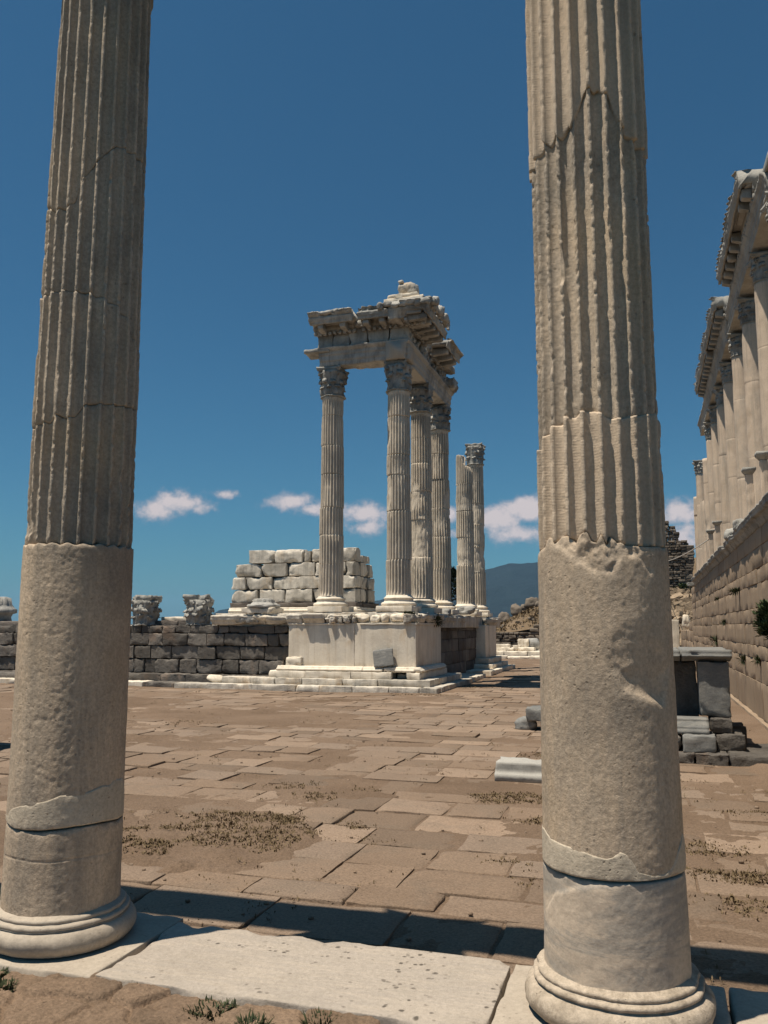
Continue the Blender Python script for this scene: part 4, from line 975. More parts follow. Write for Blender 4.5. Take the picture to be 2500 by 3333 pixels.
def build_cella():
    t = thing('block_wall', 'ruined wall of big pale marble blocks standing behind the left temple columns', 'wall', (-12, 28, 2.4))
    X = lambda px: -14.61+(px-145)/1120*4.85
    mb = MB(); k = 0
    rows = [((145, 388), (408, 640), (645, 888), (893, 1110), (1112, 1265)), ((145, 270), (276, 517), (521, 775), (778, 1010), (1013, 1265)), ((165, 414), (419, 655), (660, 905), (909, 1240-60), (1182, 1260)), ((300, 520), (526, 790), (797, 858), (862, 1000), (1003, 1265))]
    zz = [(2.80, 3.275), (3.29, 3.735), (3.75, 4.23), (4.245, 4.73)]
    for r, (za, zb) in zip(rows, zz):
        for (a, b) in r:
            k += 1; top = zb-random.uniform(0, .02); d = random.uniform(-.03, .04)
            if (a, b) == (797, 858): top -= .06; d = .12
            block(mb, (X(a)+.006, 27.6+d, za), (X(b)-.006, 28.15, top), .055, .026, 4.5, .010, 500+k, cscale=2.4)
    obj('front_blocks', mb, M['cella'], t)
    mb = MB(); block(mb, (-14.3, 28.0, 2.7), (-10.3, 28.5, 4.2), .5, .05, 1, .02, 570); block(mb, (-13.5, 28.0, 4.2), (-10.3, 28.4, 4.6), .5, .05, 1, .02, 574); obj('wall_fill', mb, M['andesite_red'], t)
    mb = MB()
    side = [((28.16, 28.6), (28.61, 28.95), (28.96, 29.75)), ((28.16, 28.5), (28.51, 28.98), (28.99, 29.7)), ((28.16, 28.7), (28.71, 29.1), (29.11, 29.55)), ((28.16, 28.4), (28.42, 28.9))]
    for r, (za, zb) in zip(side, zz):
        for (a, b) in r:
            k += 1; block(mb, (-10.35, a, za), (-9.76+random.uniform(-.04, .03), b, zb-random.uniform(0, .03)-(.22 if za > 4.2 else 0)), .06, .026, 4.5, .012, 500+k, cscale=2.4)
    block(mb, (-10.2, 28.95, 4.245), (-9.75, 29.25, 4.5), .07, .05, 2, .014, 560)
    obj('side_blocks', mb, M['cella'], t)
    mb = MB(); block(mb, (-14.6, 27.52, 2.63), (-9.70, 28.2, 2.79), .12, .03, 1.6, .012, 561); block(mb, (-10.4, 28.2, 2.63), (-9.66, 30.0, 2.79), .12, .03, 1.6, .012, 562)
    obj('footing', mb, M['andesite_red'], t)
    mb = MB(); pr = [(-.3, 0), (.10, 0), (.10, .06)]+arc(.09, .09, .03, -80, 80, 6)+[(.06, .13), (.05, .21), (-.3, .215)]
    bar(mb, pr, 4.9, (-14.62, 27.5, 2.412), (0, -1, 0), (1, 0, 0), .1, .03, .006, 7, 0, .02); bar(mb, pr, 2.4, (-9.70, 27.42, 2.412), (1, 0, 0), (0, 1, 0), .1, .03, .006, 8, 0, .02)
    obj('foot_moulding', mb, M['temple'], t)
    mb = MB(); block(mb, (-9.35, 30.4, 3.30), (-8.35, 31.1, 3.85), .08, .06, 2, .02, 571); block(mb, (-9.4, 30.5, 2.4), (-8.75, 31.1, 2.75), .08, .05, 2, .02, 573); block(mb, (-9.3, 30.4, 2.76), (-8.6, 31.1, 3.29), .08, .07, 2, .03, 572); 
    obj('block_wall', mb, M['cella'], None, **tags('low stub of pale blocks seen between the left and the corner temple columns', 'wall'))

def build_left_wall():
    t = thing('masonry_wall', 'low dark wall of rough grey blocks running to the left of the temple pedestal', 'wall', (-18, 25, 0))
    mb = MB(); rng = np.random.default_rng(13)
    for (za, zb, f) in ((.42, .87, 0), (.88, 1.30, .01), (1.31, 1.71, .0), (1.72, 1.97, .02)):
        x = -28.0
        while x < -10.85:
            w = rng.uniform(.38, 1.05); xe = min(x+w, -10.8)
            d = rng.uniform(-.05, .04)
            block(mb, (x+.012, 24.66+d+f, za+rng.uniform(-.006, .01)), (xe-.012, 25.3, zb-rng.uniform(.0, .02)), .06, .022, 2.6, .016, int(rng.integers(9999)), cscale=3.5); x = xe
    obj('courses', mb, M['andesite'], t)
    mb = MB(); x = -28.0
    while x < -11.4:
        w = rng.uniform(.8, 1.6); xe = min(x+w, -11.35); block(mb, (x+.01, 24.30+rng.uniform(-.04, .04), .0), (xe-.01, 25.2, .40+rng.uniform(-.02, .01)), .09, .04, 1.8, .02, int(rng.integers(9999))); x = xe
    obj('footing', mb, M['andesite'], t)
    mb = MB()
    for i, (a, b) in enumerate(((-16.2, -15.3), (-15.28, -14.6), (-24, -21.5), (-20, -18.5))): block(mb, (a, 25.1, 1.95), (b, 25.9, 2.14), .1, .04, 1.5, .015, 600+i)
    obj('upper_course', mb, M['andesite_red'], t)
    mb = MB(); block(mb, (-16.15, 25.4, 2.14), (-14.5, 26.2, 2.27), .1, .03, 1.5, .015, 611); obj('marble_slab', mb, M['temple'], None, **tags('thin pale slab lying on the dark wall between two fallen capitals', 'stone slab'))
    g = 'fallen capitals on the dark wall'
    for x, y, lab, sd in ((-16.55, 25.05, 'fallen Corinthian capital on the dark wall, half hidden by the left near column', 21), (-14.45, 25.05, 'fallen Corinthian capital on the dark wall, nearer the temple', 22)):
        q = thing('fallen_capital', lab, 'capital', (x, y, 1.97), g)
        obj('bell', cap_data(MB(), (x, y), 1.97, .98, .40, .50, sd, .045, rz=.15, vol=1.05), M['capital'], q)
        obj('abacus', abacus_data(MB(), (x, y), 2.77, .22, .47, sd, .07, rz=.1), M['capital'], q)
    q = MB(); lathe(q, [(.2, 2.1), (.36, 2.1), (.33, 2.3), (.38, 2.4), (.50, 2.45), (.50, 2.58), (.42, 2.62), (.32, 2.75), (.3, 3.0), (.15, 3.05)], (-23.1, 25.6), 40, .03, 5, 0, .1, 3)
    obj('column_fragment', q, M['carved'], None, **tags('broken column fragment on the dark wall at the left edge of the photo', 'fragment'))
    g = 'kerb blocks before the dark wall'
    for i, (a, b, m, lab) in enumerate(((-15.55, -14.45, 'andesite', 'dark kerb block on the ground before the dark wall, touching the long marble step'), (-16.95, -15.6, 'temple', 'white kerb block on the ground before the dark wall, by the near left column'), (-22.6, -20.3, 'temple', 'pale kerb block on the ground at the left edge of the photo'))):
        mb = MB(); block(mb, (a, 23.6, -.05), (b, 24.25, .17), .08, .04, 1.8, .02, 620+i); obj('kerb_block', mb, M[m], None, **tags(lab, 'kerb block', g))
    mb = MB(); block(mb, (-22.3, 24.0, -.02), (-20.9, 24.35, .36), .08, .05, 1.8, .02, 640); obj('kerb_block', mb, M['andesite'], None, **tags('dark block behind the pale kerb block at the left edge of the photo', 'kerb block', g))
    mb = MB(); rock(mb, (-13.15, 23.95, .29), (.6, .5, .28), 631, 14, .25); obj('rubble_stone', mb, M['temple'], None, **tags('pale broken stone on the step at the left end of the temple podium', 'rubble'))
# ------------------------------------------------------------------ right-hand stoa terrace
WX = 2.03; SX = 3.0; ST = 3.93
def build_terrace():
    t = thing('terrace_wall', 'tall tan ashlar terrace wall on the right carrying the row of smooth columns', 'wall', (WX, 25, 0))
    joints = [.05, .85, 1.29, 1.55, 1.99, 2.28, 2.74, 3.02, 3.40, 3.74]
    mb = MB(); rng = np.random.default_rng(5)
    for k in range(len(joints)-1):
        y = 5.0; far = 42.0
        while y < far:
            w = rng.uniform(1.1, 2.3) if (joints[k+1]-joints[k]) > .35 else rng.uniform(.8, 1.6)
            ye = min(y+w, far)
            block(mb, (WX+rng.uniform(0, .018), y+.003, joints[k]+.004), (WX+.7, ye-.003, joints[k+1]-.003), .15, .008, 1.8, .004, int(rng.integers(9999)), cscale=3.5); y = ye
    obj('courses', mb, M['ashlar'], t)
    mb = MB()
    for k in range(4):
        y = 42.02
        while y < 57:
            w = rng.uniform(1.2, 2.2)
            z0, z1 = [(.05, .6), (.605, 1.2), (1.205, 1.75), (1.755, 2.2)][k]
            if k == 3 and y > 46: break
            block(mb, (WX+rng.uniform(0, .03), y+.004, z0), (WX+.6, y+w-.004, z1), .25, .03, 1.6, .012, int(rng.integers(9999))); y += w
    obj('low_courses', mb, M['ashlar'], t)
    mb = MB(); pr = [(-.4, -.02), (.02, -.02), (.04, .03), (.10, .06), (.12, .11), (.22, .12), (.22, .19), (.25, .21), (.25, .24), (-.4, .25)]
    y = 5.0; i = 0
    while y < 38.4:
        L = min(rng.uniform(1.6, 3.4), 38.5-y); sc_ = rng.uniform(.62, .76)
        bar(mb, [(a*sc_, b) for a, b in pr], L-.02, (WX, y, 3.74+rng.uniform(-.012, .012)), (-1, 0, 0), (0, 1, 0), .07, .035, .014, 30+i, 0, .10, 1.6); y += L; i += 1
    block(mb, (1.74, 38.55, 3.70), (2.3, 39.0, 3.86), .08, .06, 2, .03, 39)
    obj('cornice', mb, M['capital'], t)
    mb = MB(); block(mb, (WX+.72, 5, 0), (9, 48.5, 3.90), 1.2, .05, 1, .02, 41); block(mb, (WX+.3, 5, 3.86), (WX+1.6, 44, ST), .5, .03, 1, .01, 42); obj('terrace_core', mb, M['ashlar'], t)
    # broken lumps along the terrace edge
    for i, (y, lab) in enumerate(((19.0, 'dark broken lump standing up from the terrace edge, nearest the right border'), (21.0, 'pale broken lump on the terrace edge below the second capital stub'))):
        mb = MB(); rock(mb, (1.98, y, 4.06), (.4, .8, .32), 45+i, 14, .25); obj('rubble_stone', mb, M['stoaent'], None, **tags(lab, 'rubble', 'lumps on the terrace edge'))
    # short pillars with moulded caps standing before the columns
    g = 'short pillars on the terrace edge'
    for i, (y, zt, lab) in enumerate(((18.1, 5.42, 'short pillar with dark moulded cap on the terrace, nearest the right edge of the photo'), (20.6, 5.55, 'short pillar with a wide moulded cap on the terrace, in front of the second smooth column'), (29.9, 5.45, 'short broken pillar on the terrace with a pale cap, middle of the row'), (33.0, 5.50, 'short pillar on the terrace the cable is tied to'))):
        p = thing('short_pillar', lab, 'pillar', (2.38, y, ST), g)
        mb = MB(); block(mb, (2.31, y-.07, ST), (2.47, y+.07, zt-.14), .06, .012, 1.5, .006, 50+i); obj('shaft', mb, M['stoa'], p)
        mb = MB(); pr = [(-.02, 0), (.01, .015), (.03, .05), (.065, .09), (.075, .12), (.075, .17), (-.03, .17)]
        V = []; s = .07
        for (o, z) in pr: V += [(-s-o, -s-o, z), (s+o, -s-o, z), (s+o, s+o, z), (-s-o, s+o, z)]
        V = np.array(V)+np.array([2.39, y, zt-.15]); V = V+.006*fbm(V, 7, 2, i)[:, None]
        mb.add(V, grid_faces(len(pr), 4, True)); obj('cap', mb, M['capital'], p)
    # smooth columns
    names = ['smooth terrace column standing just beyond the right edge of the photo', 'nearest smooth terrace column, filling the right edge of the photo', 'second smooth terrace column from the right edge, joint line across its middle',
             'third smooth terrace column from the right edge, lighter than its neighbours', 'fourth smooth terrace column from the right edge', 'fifth smooth terrace column from the right edge', 'sixth smooth terrace column from the right edge',
             'last smooth terrace column under the far end of the entablature', 'smooth terrace column beyond the entablature, broken off without a capital', 'tall broken smooth column, ninth from the right edge', 'slender far terrace column with its own dark capital and nothing above it', 'farthest terrace column, a short one split by a dark gap']
    for i in range(12):
        y = 20.4+2.83*(i-1)
        zt = 9.93; capd = True
        if i in (8, 9): zt = 9.6 if i == 8 else 7.5; capd = False
        if i == 11: zt = 9.1; capd = False
        c = thing('smooth_column', names[i], 'column', (SX, y, ST), 'smooth columns on the terrace')
        rng = np.random.default_rng(60+i)
        mb = MB(); block(mb, (SX-.42, y-.42, ST), (SX+.42, y+.42, ST+.10), .15, .02, 1.2, .006, 70+i)
        lathe(mb, [(.3, ST+.1), (.40, ST+.11)]+arc(.39, ST+.16, .045, -80, 80, 6)+[(.36, ST+.22), (.37, ST+.25), (.34, ST+.28), (.30, ST+.33), (.2, ST+.34)], (SX, y), 40, .006, 71+i, 0, .02)
        obj('base', mb, M['stoa'], c)
        zs = np.linspace(ST+.32, zt, 70 if i < 5 else 36); n = len(zs)
        jz = [rng.uniform(5.5, 6.8), rng.uniform(7.4, 8.6)]
        if i == 11: jz = [8.0]
        zs = np.unique(np.concatenate([zs]+[[j-.012, j, j+.012] for j in jz]))
        pr = []
        for z in zs:
            r = .305-.035*((z-ST)/6)**1.3
            for j in jz:
                if abs(z-j) < .004: r -= .005 if i != 11 else .12
            pr.append((r, z))
        pr.append((.05, zt+.005))
        mb = lathe(MB(), pr, (SX, y), 56, .004, 80+i, 0, .02 if capd else .06, 1.2); obj('shaft', mb, M['stoa'], c)
        if capd:
            k = obj('capital', cap_data(MB(), (SX, y), 9.92, .66, .275, .40, 90+i, .012, rz=0), M['capital'], c)
            obj('abacus', abacus_data(MB(), (SX, y), 9.92+.56, .11, .43, 90+i, .012), M['capital'], k)
    e = thing('stoa_entablature', 'long broken entablature lying on the smooth terrace columns at the upper right', 'entablature', (SX, 26, 10.7))
    fa = [(-.62, 0), (0, 0), (0, .15), (.02, .16), (.02, .32), (.04, .33), (.04, .42), (.08, .45), (.11, .49), (.11, .52), (-.62, .52)]
    mb = MB()
    for i in range(-1, 7):
        y = 20.4+2.83*(i-.0)
        bar(mb, fa, 2.81, (2.70, y, 10.70), (-1, 0, 0), (0, 1, 0), .08, .04, .010, 100+i, 0, .05, 1.5)
    obj('architrave', mb, M['stoaent'], e)
    mb = MB(); y = 17.0; i = 0
    while y < 36.6:
        w = rng.uniform(1.2, 2.0); block(mb, (2.69+rng.uniform(-.02, .02), y, 11.225), (3.3, y+w-.01, 11.40-rng.uniform(0, .03)), .12, .03, 1.8, .02, 120+i); y += w; i += 1
    obj('frieze', mb, M['stoaent'], e)
    mb = MB(); cornice_run(mb, (2.72, 18.55, 11.46), (-1, 0, 0), (0, 1, 0), 5.4, .42, 31, .24, .06, stone_h=.16, spc=.50, sx=.06)
    block(mb, (2.45, 18.6, 11.5), (3.4, 20.5, 11.85), .1, .06, 2, .03, 141)
    obj('cornice', mb, M['stoaent'], e, label='nearer piece of the cornice')
    mb = MB(); cornice_run(mb, (2.72, 25.9, 11.46), (-1, 0, 0), (0, 1, 0), 9.7, .42, 32, .24, .06, stone_h=.16, spc=.50, sx=.06)
    block(mb, (2.45, 25.95, 11.5), (3.3, 28, 11.82), .1, .06, 2, .03, 142)
    obj('cornice', mb, M['stoaent'], e, label='farther piece of the cornice')
    # plants in the wall joints
    b = thing('bush', 'dark green bush growing out of the tan terrace wall at the right edge', 'bush', (1.95, 15.3, 1.9))
    mb = MB(); rng = np.random.default_rng(8)
    for k in range(150):
        d = rng.normal(0, 1, 3); d /= np.linalg.norm(d); p = np.array([1.88, 14.95, 2.0])+d*np.array([.16, .32, .30])*rng.uniform(.35, 1)**.6
        tuft(mb, p, .05, 14, .12, int(rng.integers(1e6)), .016, 1.5)
    obj('leaves', mb, M['bush'], b)
    mb = MB(); 
    for k in range(6): bar(mb, [(-.008, 0), (.008, 0), (.008, .016), (-.008, .016)], .35, (2.03, 15.1+.08*k, 1.85+.03*k), (0, 1, 0), (-1, 0, 0), .1, .02, .004, k)
    obj('stem', mb, M['bark'], b)
    g = 'weeds in the terrace wall joints'
    for i, (y, z, h, lab) in enumerate(((20.6, 2.74, .22, 'weed hanging from an upper joint of the terrace wall, right of its twin'), (21.4, 2.74, .26, 'weed hanging from an upper joint of the terrace wall, left of its twin'), (26.5, 2.74, .16, 'small weed in an upper joint of the terrace wall, midway along'), (28.0, 1.5, .42, 'tallest weed on the terrace wall, low down behind the grey block stack'),
                                       (20.2, 1.2, .30, 'thin weed on the terrace wall just right of the grey block stack'), (24.6, 2.05, .2, 'weed in the joint of the terrace wall above the grey block stack'), (17.6, 1.28, .24, 'low weed in a joint of the terrace wall, under the bush'))):
        mb = MB(); tuft(mb, (2.01, y, z-.02), .03, 50, h*.55, 150+i, .008, .7); tuft(mb, (2.0, y, z), .04, 60, h*.6, 160+i, .009, 2.6); obj('wall_weed', mb, M['weed'], None, **tags(lab, 'weed', g))
    # raised walk along the foot of the wall
    y = np.linspace(12.75, 46, 200); x = np.linspace(-.6, 2.06, 40); X, Y = np.meshgrid(x, y)
    z = .10+.025*fbm(np.c_[X.ravel(), Y.ravel(), 0*X.ravel()], 1.1, 4, 3)+.03*np.clip((X.ravel()-1.6)/.4, 0, 1)
    z = np.where(Y.ravel() > 20, z-.006*(Y.ravel()-20), z); z = np.where(X.ravel() < -.45, -.05, z)
    obj('walkway', MB().add(np.stack([X.ravel(), Y.ravel(), z], -1), grid_faces(200, 40)), M['dirt'], None, kind='structure')
    mb = MB(); block(mb, (1.93, 5, .0), (2.03, 42, .17), .3, .02, 2, .01, 170); obj('kerb', mb, M['ashlar'], None, kind='structure')

def build_altar():
    g = 'stones of the block stack on the right'
    def st(name, lo, hi, mat, lab, seed, rad=.025, chip=1.6, rough=.008, cell=.045, **kw):
        mb = MB(); block(mb, lo, hi, cell, rad, chip, rough, seed, tone=random.uniform(-.6, .6), **kw); obj(name, mb, M[mat], None, **tags(lab, 'stone block', g))
    A = 'andesite'
    st('stone_block', (-.35, 12.62, -.02), (.545, 14.0, .162), A, 'dark bottom kerb block of the stack, left of the pair of joints', 181, rough=.016)
    st('stone_block', (.56, 12.60, -.02), (.99, 14.0, .165), A, 'dark bottom kerb block in the middle under the pale marbled block', 182, rough=.016)
    st('stone_block', (1.005, 12.61, -.02), (1.98, 14.0, .17), A, 'long dark bottom kerb block running out of the right edge of the photo', 183, rough=.016)
    st('stone_block', (-.3, 12.80, .165), (.395, 13.6, .39), A, 'dark block of the second tier, mostly behind the right near column', 184, rough=.014)
    st('stone_block', (.41, 12.73, .166), (.85, 13.4, .398), 'greymarble', 'pale grey marbled block on the bottom kerb of the stack', 185, .02)
    st('stone_block', (.87, 12.97, .166), (1.247, 13.7, .396), A, 'dark rough block at the right end of the second tier', 186, .02, 1.2, .016)
    st('stone_block', (.815, 13.05, .399), (1.09, 13.75, .60), A, 'small dark rough block under the grey upright panel', 187, .02, 1.2, .016)
    mb = MB(); pr = [(-.45, 0), (.0, 0), (.0, .05), (-.02, .06), (-.02, .10), (-.05, .11), (-.05, .15), (-.08, .16), (-.08, .205), (-.45, .205)]
    bar(mb, pr, 1.05, (-.27, 12.90, .398), (0, -1, 0), (1, 0, 0), .05, .02, .005, 188, 0, .03); obj('moulded_block', mb, M['greymarble'], None, **tags('grey grooved moulding block lying on the second tier of the stack', 'stone block', g))
    st('stone_block', (.685, 13.27, .602), (1.11, 13.75, 1.40), 'greymarble', 'smooth grey upright panel at the right front of the stack', 189, .02, 2.5)
    st('stone_block', (-.45, 13.62, .40), (.68, 14.7, 1.40), A, 'big dark block forming the back of the stack', 190, rough=.012, cell=.08)
    mb = MB(); cp = [(-1.5, 0), (.0, 0), (.04, .03), (.16, .06), (.19, .075), (.19, .09), (.17, .10), (.17, .17), (-1.4, .18)]
    bar(mb, cp, .69, (.465, 13.36, 1.405), (0, -1, 0), (1, 0, 0), .04, .03, .008, 191, 0, .05); obj('cap_slab', mb, M['greymarble'], None, **tags('pale capping slab on the right half of the stack', 'stone slab', g))
    mb = MB(); bar(mb, [(a, b*.95) for a, b in cp], .95, (-.50, 13.36, 1.405), (0, -1, 0), (1, 0, 0), .04, .03, .008, 192, 0, .06); obj('cap_slab', mb, M['greymarble'], None, **tags('darker capping slab on the left half of the stack, behind the near column', 'stone slab', g))
    st('stone_block', (1.12, 13.9, .12), (1.36, 14.5, .42), A, 'low dark stone on the ground tucked behind the right side of the stack', 193, .06)
    # stones left of the right-hand near column
    g = 'stones lying in the court left of the right near column'
    mb = MB(); pr = [(-.42, 0), (.0, 0), (.02, .03), (.03, .07), (.02, .10), (-.02, .12), (-.03, .14), (-.03, .235), (-.05, .25), (-.42, .25)]
    bar(mb, pr, .95, (-1.88, 10.50, .01), (0, -1, 0), (1, 0, 0), .035, .02, .010, 201, 0, .05, 3); obj('moulded_block', mb, M['greypale'], None, **tags('pale moulded block lying on the court just left of the right near column', 'stone block', g))
    mb = MB(); block(mb, (-2.21, 15.66, .20), (-1.35, 16.4, .43), .05, .03, 1.6, .010, 202); obj('stone_block', mb, M['greymarble'], None, **tags('flat grey block resting across a rounded stone, farther left of the right near column', 'stone block', g))
    mb = MB(); rock(mb, (-2.22, 15.95, .12), (.48, .55, .36), 203, 16, .2); obj('stone_block', mb, M['greymarble'], None, **tags('rounded grey stone under the left end of the flat grey block', 'stone block', g))
    mb = MB(); block(mb, (-1.95, 15.85, -.02), (-1.45, 16.4, .20), .06, .03, 1.6, .015, 204); obj('stone_block', mb, M[A], None, **tags('dark low support stone under the flat grey block', 'stone block', g))
# ------------------------------------------------------------------ far end of the court, hills, sky
def build_far():
    rng = np.random.default_rng(17)
    g = 'marble pieces at the far end of the court'
    mb = MB(); x = -12.0
    while x < -4:
        w = rng.uniform(.8, 1.6); block(mb, (x, 51.6, -.05), (x+w-.02, 52.2, .2+rng.uniform(-.05, .03)), .15, .05, 2, .02, int(rng.integers(9999))); x += w
    x = -12.0
    while x < -4:
        w = rng.uniform(.9, 1.9); block(mb, (x, 52.5, -.05), (x+w-.02, 57, .43), .2, .04, 2, .02, int(rng.integers(9999))); x += w
    obj('marble_steps', mb, M['temple'], None, **tags('low pale marble steps across the far end of the court', 'steps'))
    for i, (x, y, s, lab) in enumerate(((-8.95, 54, (1.0, .6, .42), 'pale block on the far steps, nearest the temple'), (-8.05, 54, (.5, .5, .35), 'small pale block between two larger ones on the far steps'), (-7.65, 54.2, (.7, .6, .75), 'tallest pale stone on the far steps, mid gap'))):
        mb = MB(); block(mb, (x-s[0]/2, y-s[1]/2, .43), (x+s[0]/2, y+s[1]/2, .43+s[2]), .08, .07, 2, .03, 300+i); obj('marble_fragment', mb, M['temple'], None, **tags(lab, 'stone block', g))
    mb = MB(); block(mb, (-9.4, 53.5, .43), (-8.2, 54.6, .62), .1, .05, 2, .03, 310); block(mb, (-7.9, 53.4, .43), (-6.9, 54.6, .66), .1, .05, 2, .03, 311); obj('marble_fragment', mb, M['temple'], None, **tags('broken flat slabs lying under the pale blocks on the far steps', 'stone slab', g))
    mb = MB(); V = lathe(MB(), [(.05, -.38), (.36, -.37), (.39, -.3), (.38, .3), (.35, .37), (.05, .38)], (0, 0), 30, .03, 3); v = np.concatenate(V.v); v = rot_z(rot_ax(v, 1, math.pi/2), .5)
    mb.add(v+np.array([-7.15, 54.6, .82]), [np.concatenate(L) for L in V.f.values()]); obj('column_drum', mb, M['carved'], None, **tags('grey column drum lying on its side at the far steps', 'drum', g))
    # rubble wall
    mb = MB(); z = -.3
    while z < 2.7:
        h = rng.uniform(.26, .40); x = -20.0
        while x < 2:
            w = rng.uniform(.4, 1.1)
            top = 1.50+.12*math.sin(x*1.3) if x < -11.6 else 1.55+(x+11.6)*.65
            if z+h < top+rng.uniform(-.1, .1) and z < 2.6: block(mb, (x+.02, 78+rng.uniform(-.1, .1), z+.01), (x+w-.02, 78.8, z+h-.02), .2, .08, 1.2, .03, int(rng.integers(9999)))
            x += w
        z += h
    obj('rubble_wall', mb, M['rubble'], None, **tags('dark rubble retaining wall at the far end of the court, below the dry hill', 'wall'))
    # dry hill behind
    x = np.linspace(-40, 26, 170); y = np.linspace(78.9, 140, 110); X, Y = np.meshgrid(x, y); P = np.c_[X.ravel(), Y.ravel(), 0*X.ravel()]
    ridge = np.interp(X.ravel(), [-40, -22, -15.5, -13, -10.5, -6, 0, 10, 26], [-2, -1.5, 1.9, 3.3, 4.5, 6, 8.5, 9, 9])
    d = np.clip((Y.ravel()-78.9)/9, 0, 1)
    base = np.interp(X.ravel(), [-40, -16, -12, -8, 26], [.4, 1.25, 1.5, 2.2, 4.5])
    z = base+(ridge-base)*d**.8-np.clip(Y.ravel()-100, 0, 60)*.15+.22*fbm(P, .35, 4, 3)*np.clip(d*4, .1, 1)
    obj('hill_slope', MB().add(np.stack([X.ravel(), Y.ravel(), z], -1), grid_faces(110, 170), 0), M['hill'], None, kind='structure')
    mb = MB()
    for i in range(420):
        xx = rng.uniform(-22, 2); yy = rng.uniform(79.5, 92); s = .10+.5*rng.random()**3
        j = int(np.argmin((X.ravel()-xx)**2+(Y.ravel()-yy)**2)); zz = z[j]
        rock(mb, (xx, yy, zz+s*.1), (s*1.3, s, s*.8), int(rng.integers(999)), 5, .4)
    obj('hill_stones', mb, M['rubble'], None, smooth=False, kind='stuff', label='small stones strewn over the dry hill')
    mb = MB(); nn = 9000; xx = rng.uniform(-22, 2, nn); yy = rng.uniform(79.2, 93, nn)
    gi = np.clip(np.round((xx+40)/66*169), 0, 169).astype(int); gj = np.clip(np.round((yy-78.9)/61.1*109), 0, 109).astype(int)
    zz = z.reshape(X.shape)[gj, gi]; kk = fbm(np.c_[xx, yy, 0*xx], .4, 3, 5) > -.05
    tufts(mb, np.c_[xx, yy, zz][kk], rng.uniform(.15, .45, int(kk.sum())), rng, .06, 1.2)
    obj('hill_grass', mb, M['drygrass'], None, kind='stuff', label='dry grass and scrub on the hill')
    g = 'rocks on the dry hill'
    for i, (x, y, z, s, lab) in enumerate(((-14.2, 86.5, 3.0, (1.5, 1.3, 1.5), 'dark jagged rock at the left end of the dry hill'), (-12.9, 86.6, 3.75, (1.4, 1.2, 1.3), 'pointed rock second from the left on the dry hill'), (-12.1, 87, 4.1, (.9, .9, .8), 'small rock between larger ones on the dry hill'), (-11.2, 87, 4.55, (1.6, 1.2, 1.4), 'largest rock on the dry hill, touching the right near column'), (-10.4, 86, 4.3, (1.2, 1.1, 1.1), 'rock on the dry hill, mostly hidden by the right near column'))):
        mb = MB(); rock(mb, (x, y, z-.1), s, 320+i, 14, .42); obj('hill_rock', mb, M['rubble'], None, **tags(lab, 'rock', g))
    for i, (x, y, z, s, lab) in enumerate(((-12.5, 84, 2.35, (.5, .4, .3), 'pale slab on the slope of the dry hill'), (-14.1, 79.6, 1.75, (.7, .5, .8), 'white upright stone on the rubble wall at the foot of the dry hill'), (-11.6, 81.5, 2.1, (.5, .4, .25), 'small pale stone low on the dry hill'))):
        mb = MB(); rock(mb, (x, y, z), s, 330+i, 10, .25); obj('pale_stone', mb, M['temple'], None, **tags(lab, 'stone', 'pale stones on the dry hill'))
    # rubble slope between the terrace and the tower
    mb = MB()
    for i in range(1000):
        x = rng.uniform(-1.5, 4.5); y = rng.uniform(58, 69); s = .16+.7*rng.random()**2.5
        z = .3+(y-58)*.40+rng.uniform(-.1, .3); block(mb, (x-s*.6, y-s*.5, z-s*.35), (x+s*.6, y+s*.5, z+s*.35), .5, s*.12, 2.5, .04*s, int(rng.integers(9999)), rz=rng.uniform(0, 3), rx=rng.uniform(-.6, .6), ry=rng.uniform(-.6, .6))
    obj('rubble_heap', mb, M['rubble_tan'], None, smooth=False, kind='stuff', label='heap of tan rubble below the ruined tower')
    x = np.linspace(-6, 9, 50); y = np.linspace(56.5, 76, 50); X, Y = np.meshgrid(x, y)
    z = -.2+np.clip((Y-57), 0, 14)*.40+.2*fbm(np.c_[X.ravel(), Y.ravel(), 0*X.ravel()], .5, 3, 4).reshape(X.shape)
    obj('rubble_slope', MB().add(np.stack([X.ravel(), Y.ravel(), z.ravel()], -1), grid_faces(50, 50), 0), M['hill'], None, kind='structure')
    # ruined tower
    t = thing('ruined_tower', 'ruined tower of small dark stones rising behind the terrace on the right', 'tower', (1.5, 70, 4.3))
    mb = MB(); z = 4.2
    tops = lambda x: np.interp(x, [-3, .2, 1.55, 1.95, 2.35, 2.75, 2.8, 3.3, 3.75, 3.9], [10.6, 10.7, 10.5, 10.6, 10.0, 9.9, 9.1, 8.9, 8.1, 6.0])
    redge = lambda z: np.interp(z, [4.2, 5.5, 7, 8.2, 9.2], [3.55, 3.5, 3.75, 3.8, 3.5])
    while z < 10.8:
        h = rng.uniform(.17, .26); x = -3.0
        while x < 4.0:
            w = rng.uniform(.22, .55)
            if z+h < tops(x+w/2)+rng.uniform(-.15, .15) and x+w < redge(z)+rng.uniform(-.12, .12):
                block(mb, (x+.012, 70+rng.uniform(-.09, .09)+(.25*rng.random() if z > 8.3 else 0), z+.01), (x+w-.012, 70.9, z+h-.012), .3, .06, 1.2, .03, int(rng.integers(9999)))
            x += w
        y = 70.0
        while y < 75:
            w = rng.uniform(.3, .6)
            if z+h < 8.6-.3*(y-70)+rng.uniform(-.2, .2): e = redge(z); block(mb, (e-.6, y, z), (e+rng.uniform(-.08, .05), y+w, z+h), .3, .06, 1.2, .03, int(rng.integers(9999)))
            y += w
        z += h
    obj('masonry', mb, M['rubble'], t)
    mb = MB(); block(mb, (-2.9, 70.5, 3.5), (2.9, 75, 8.6), 1.0, .3, 1, .1, 350); obj('core', mb, M['rubble'], t)
    mb = MB()
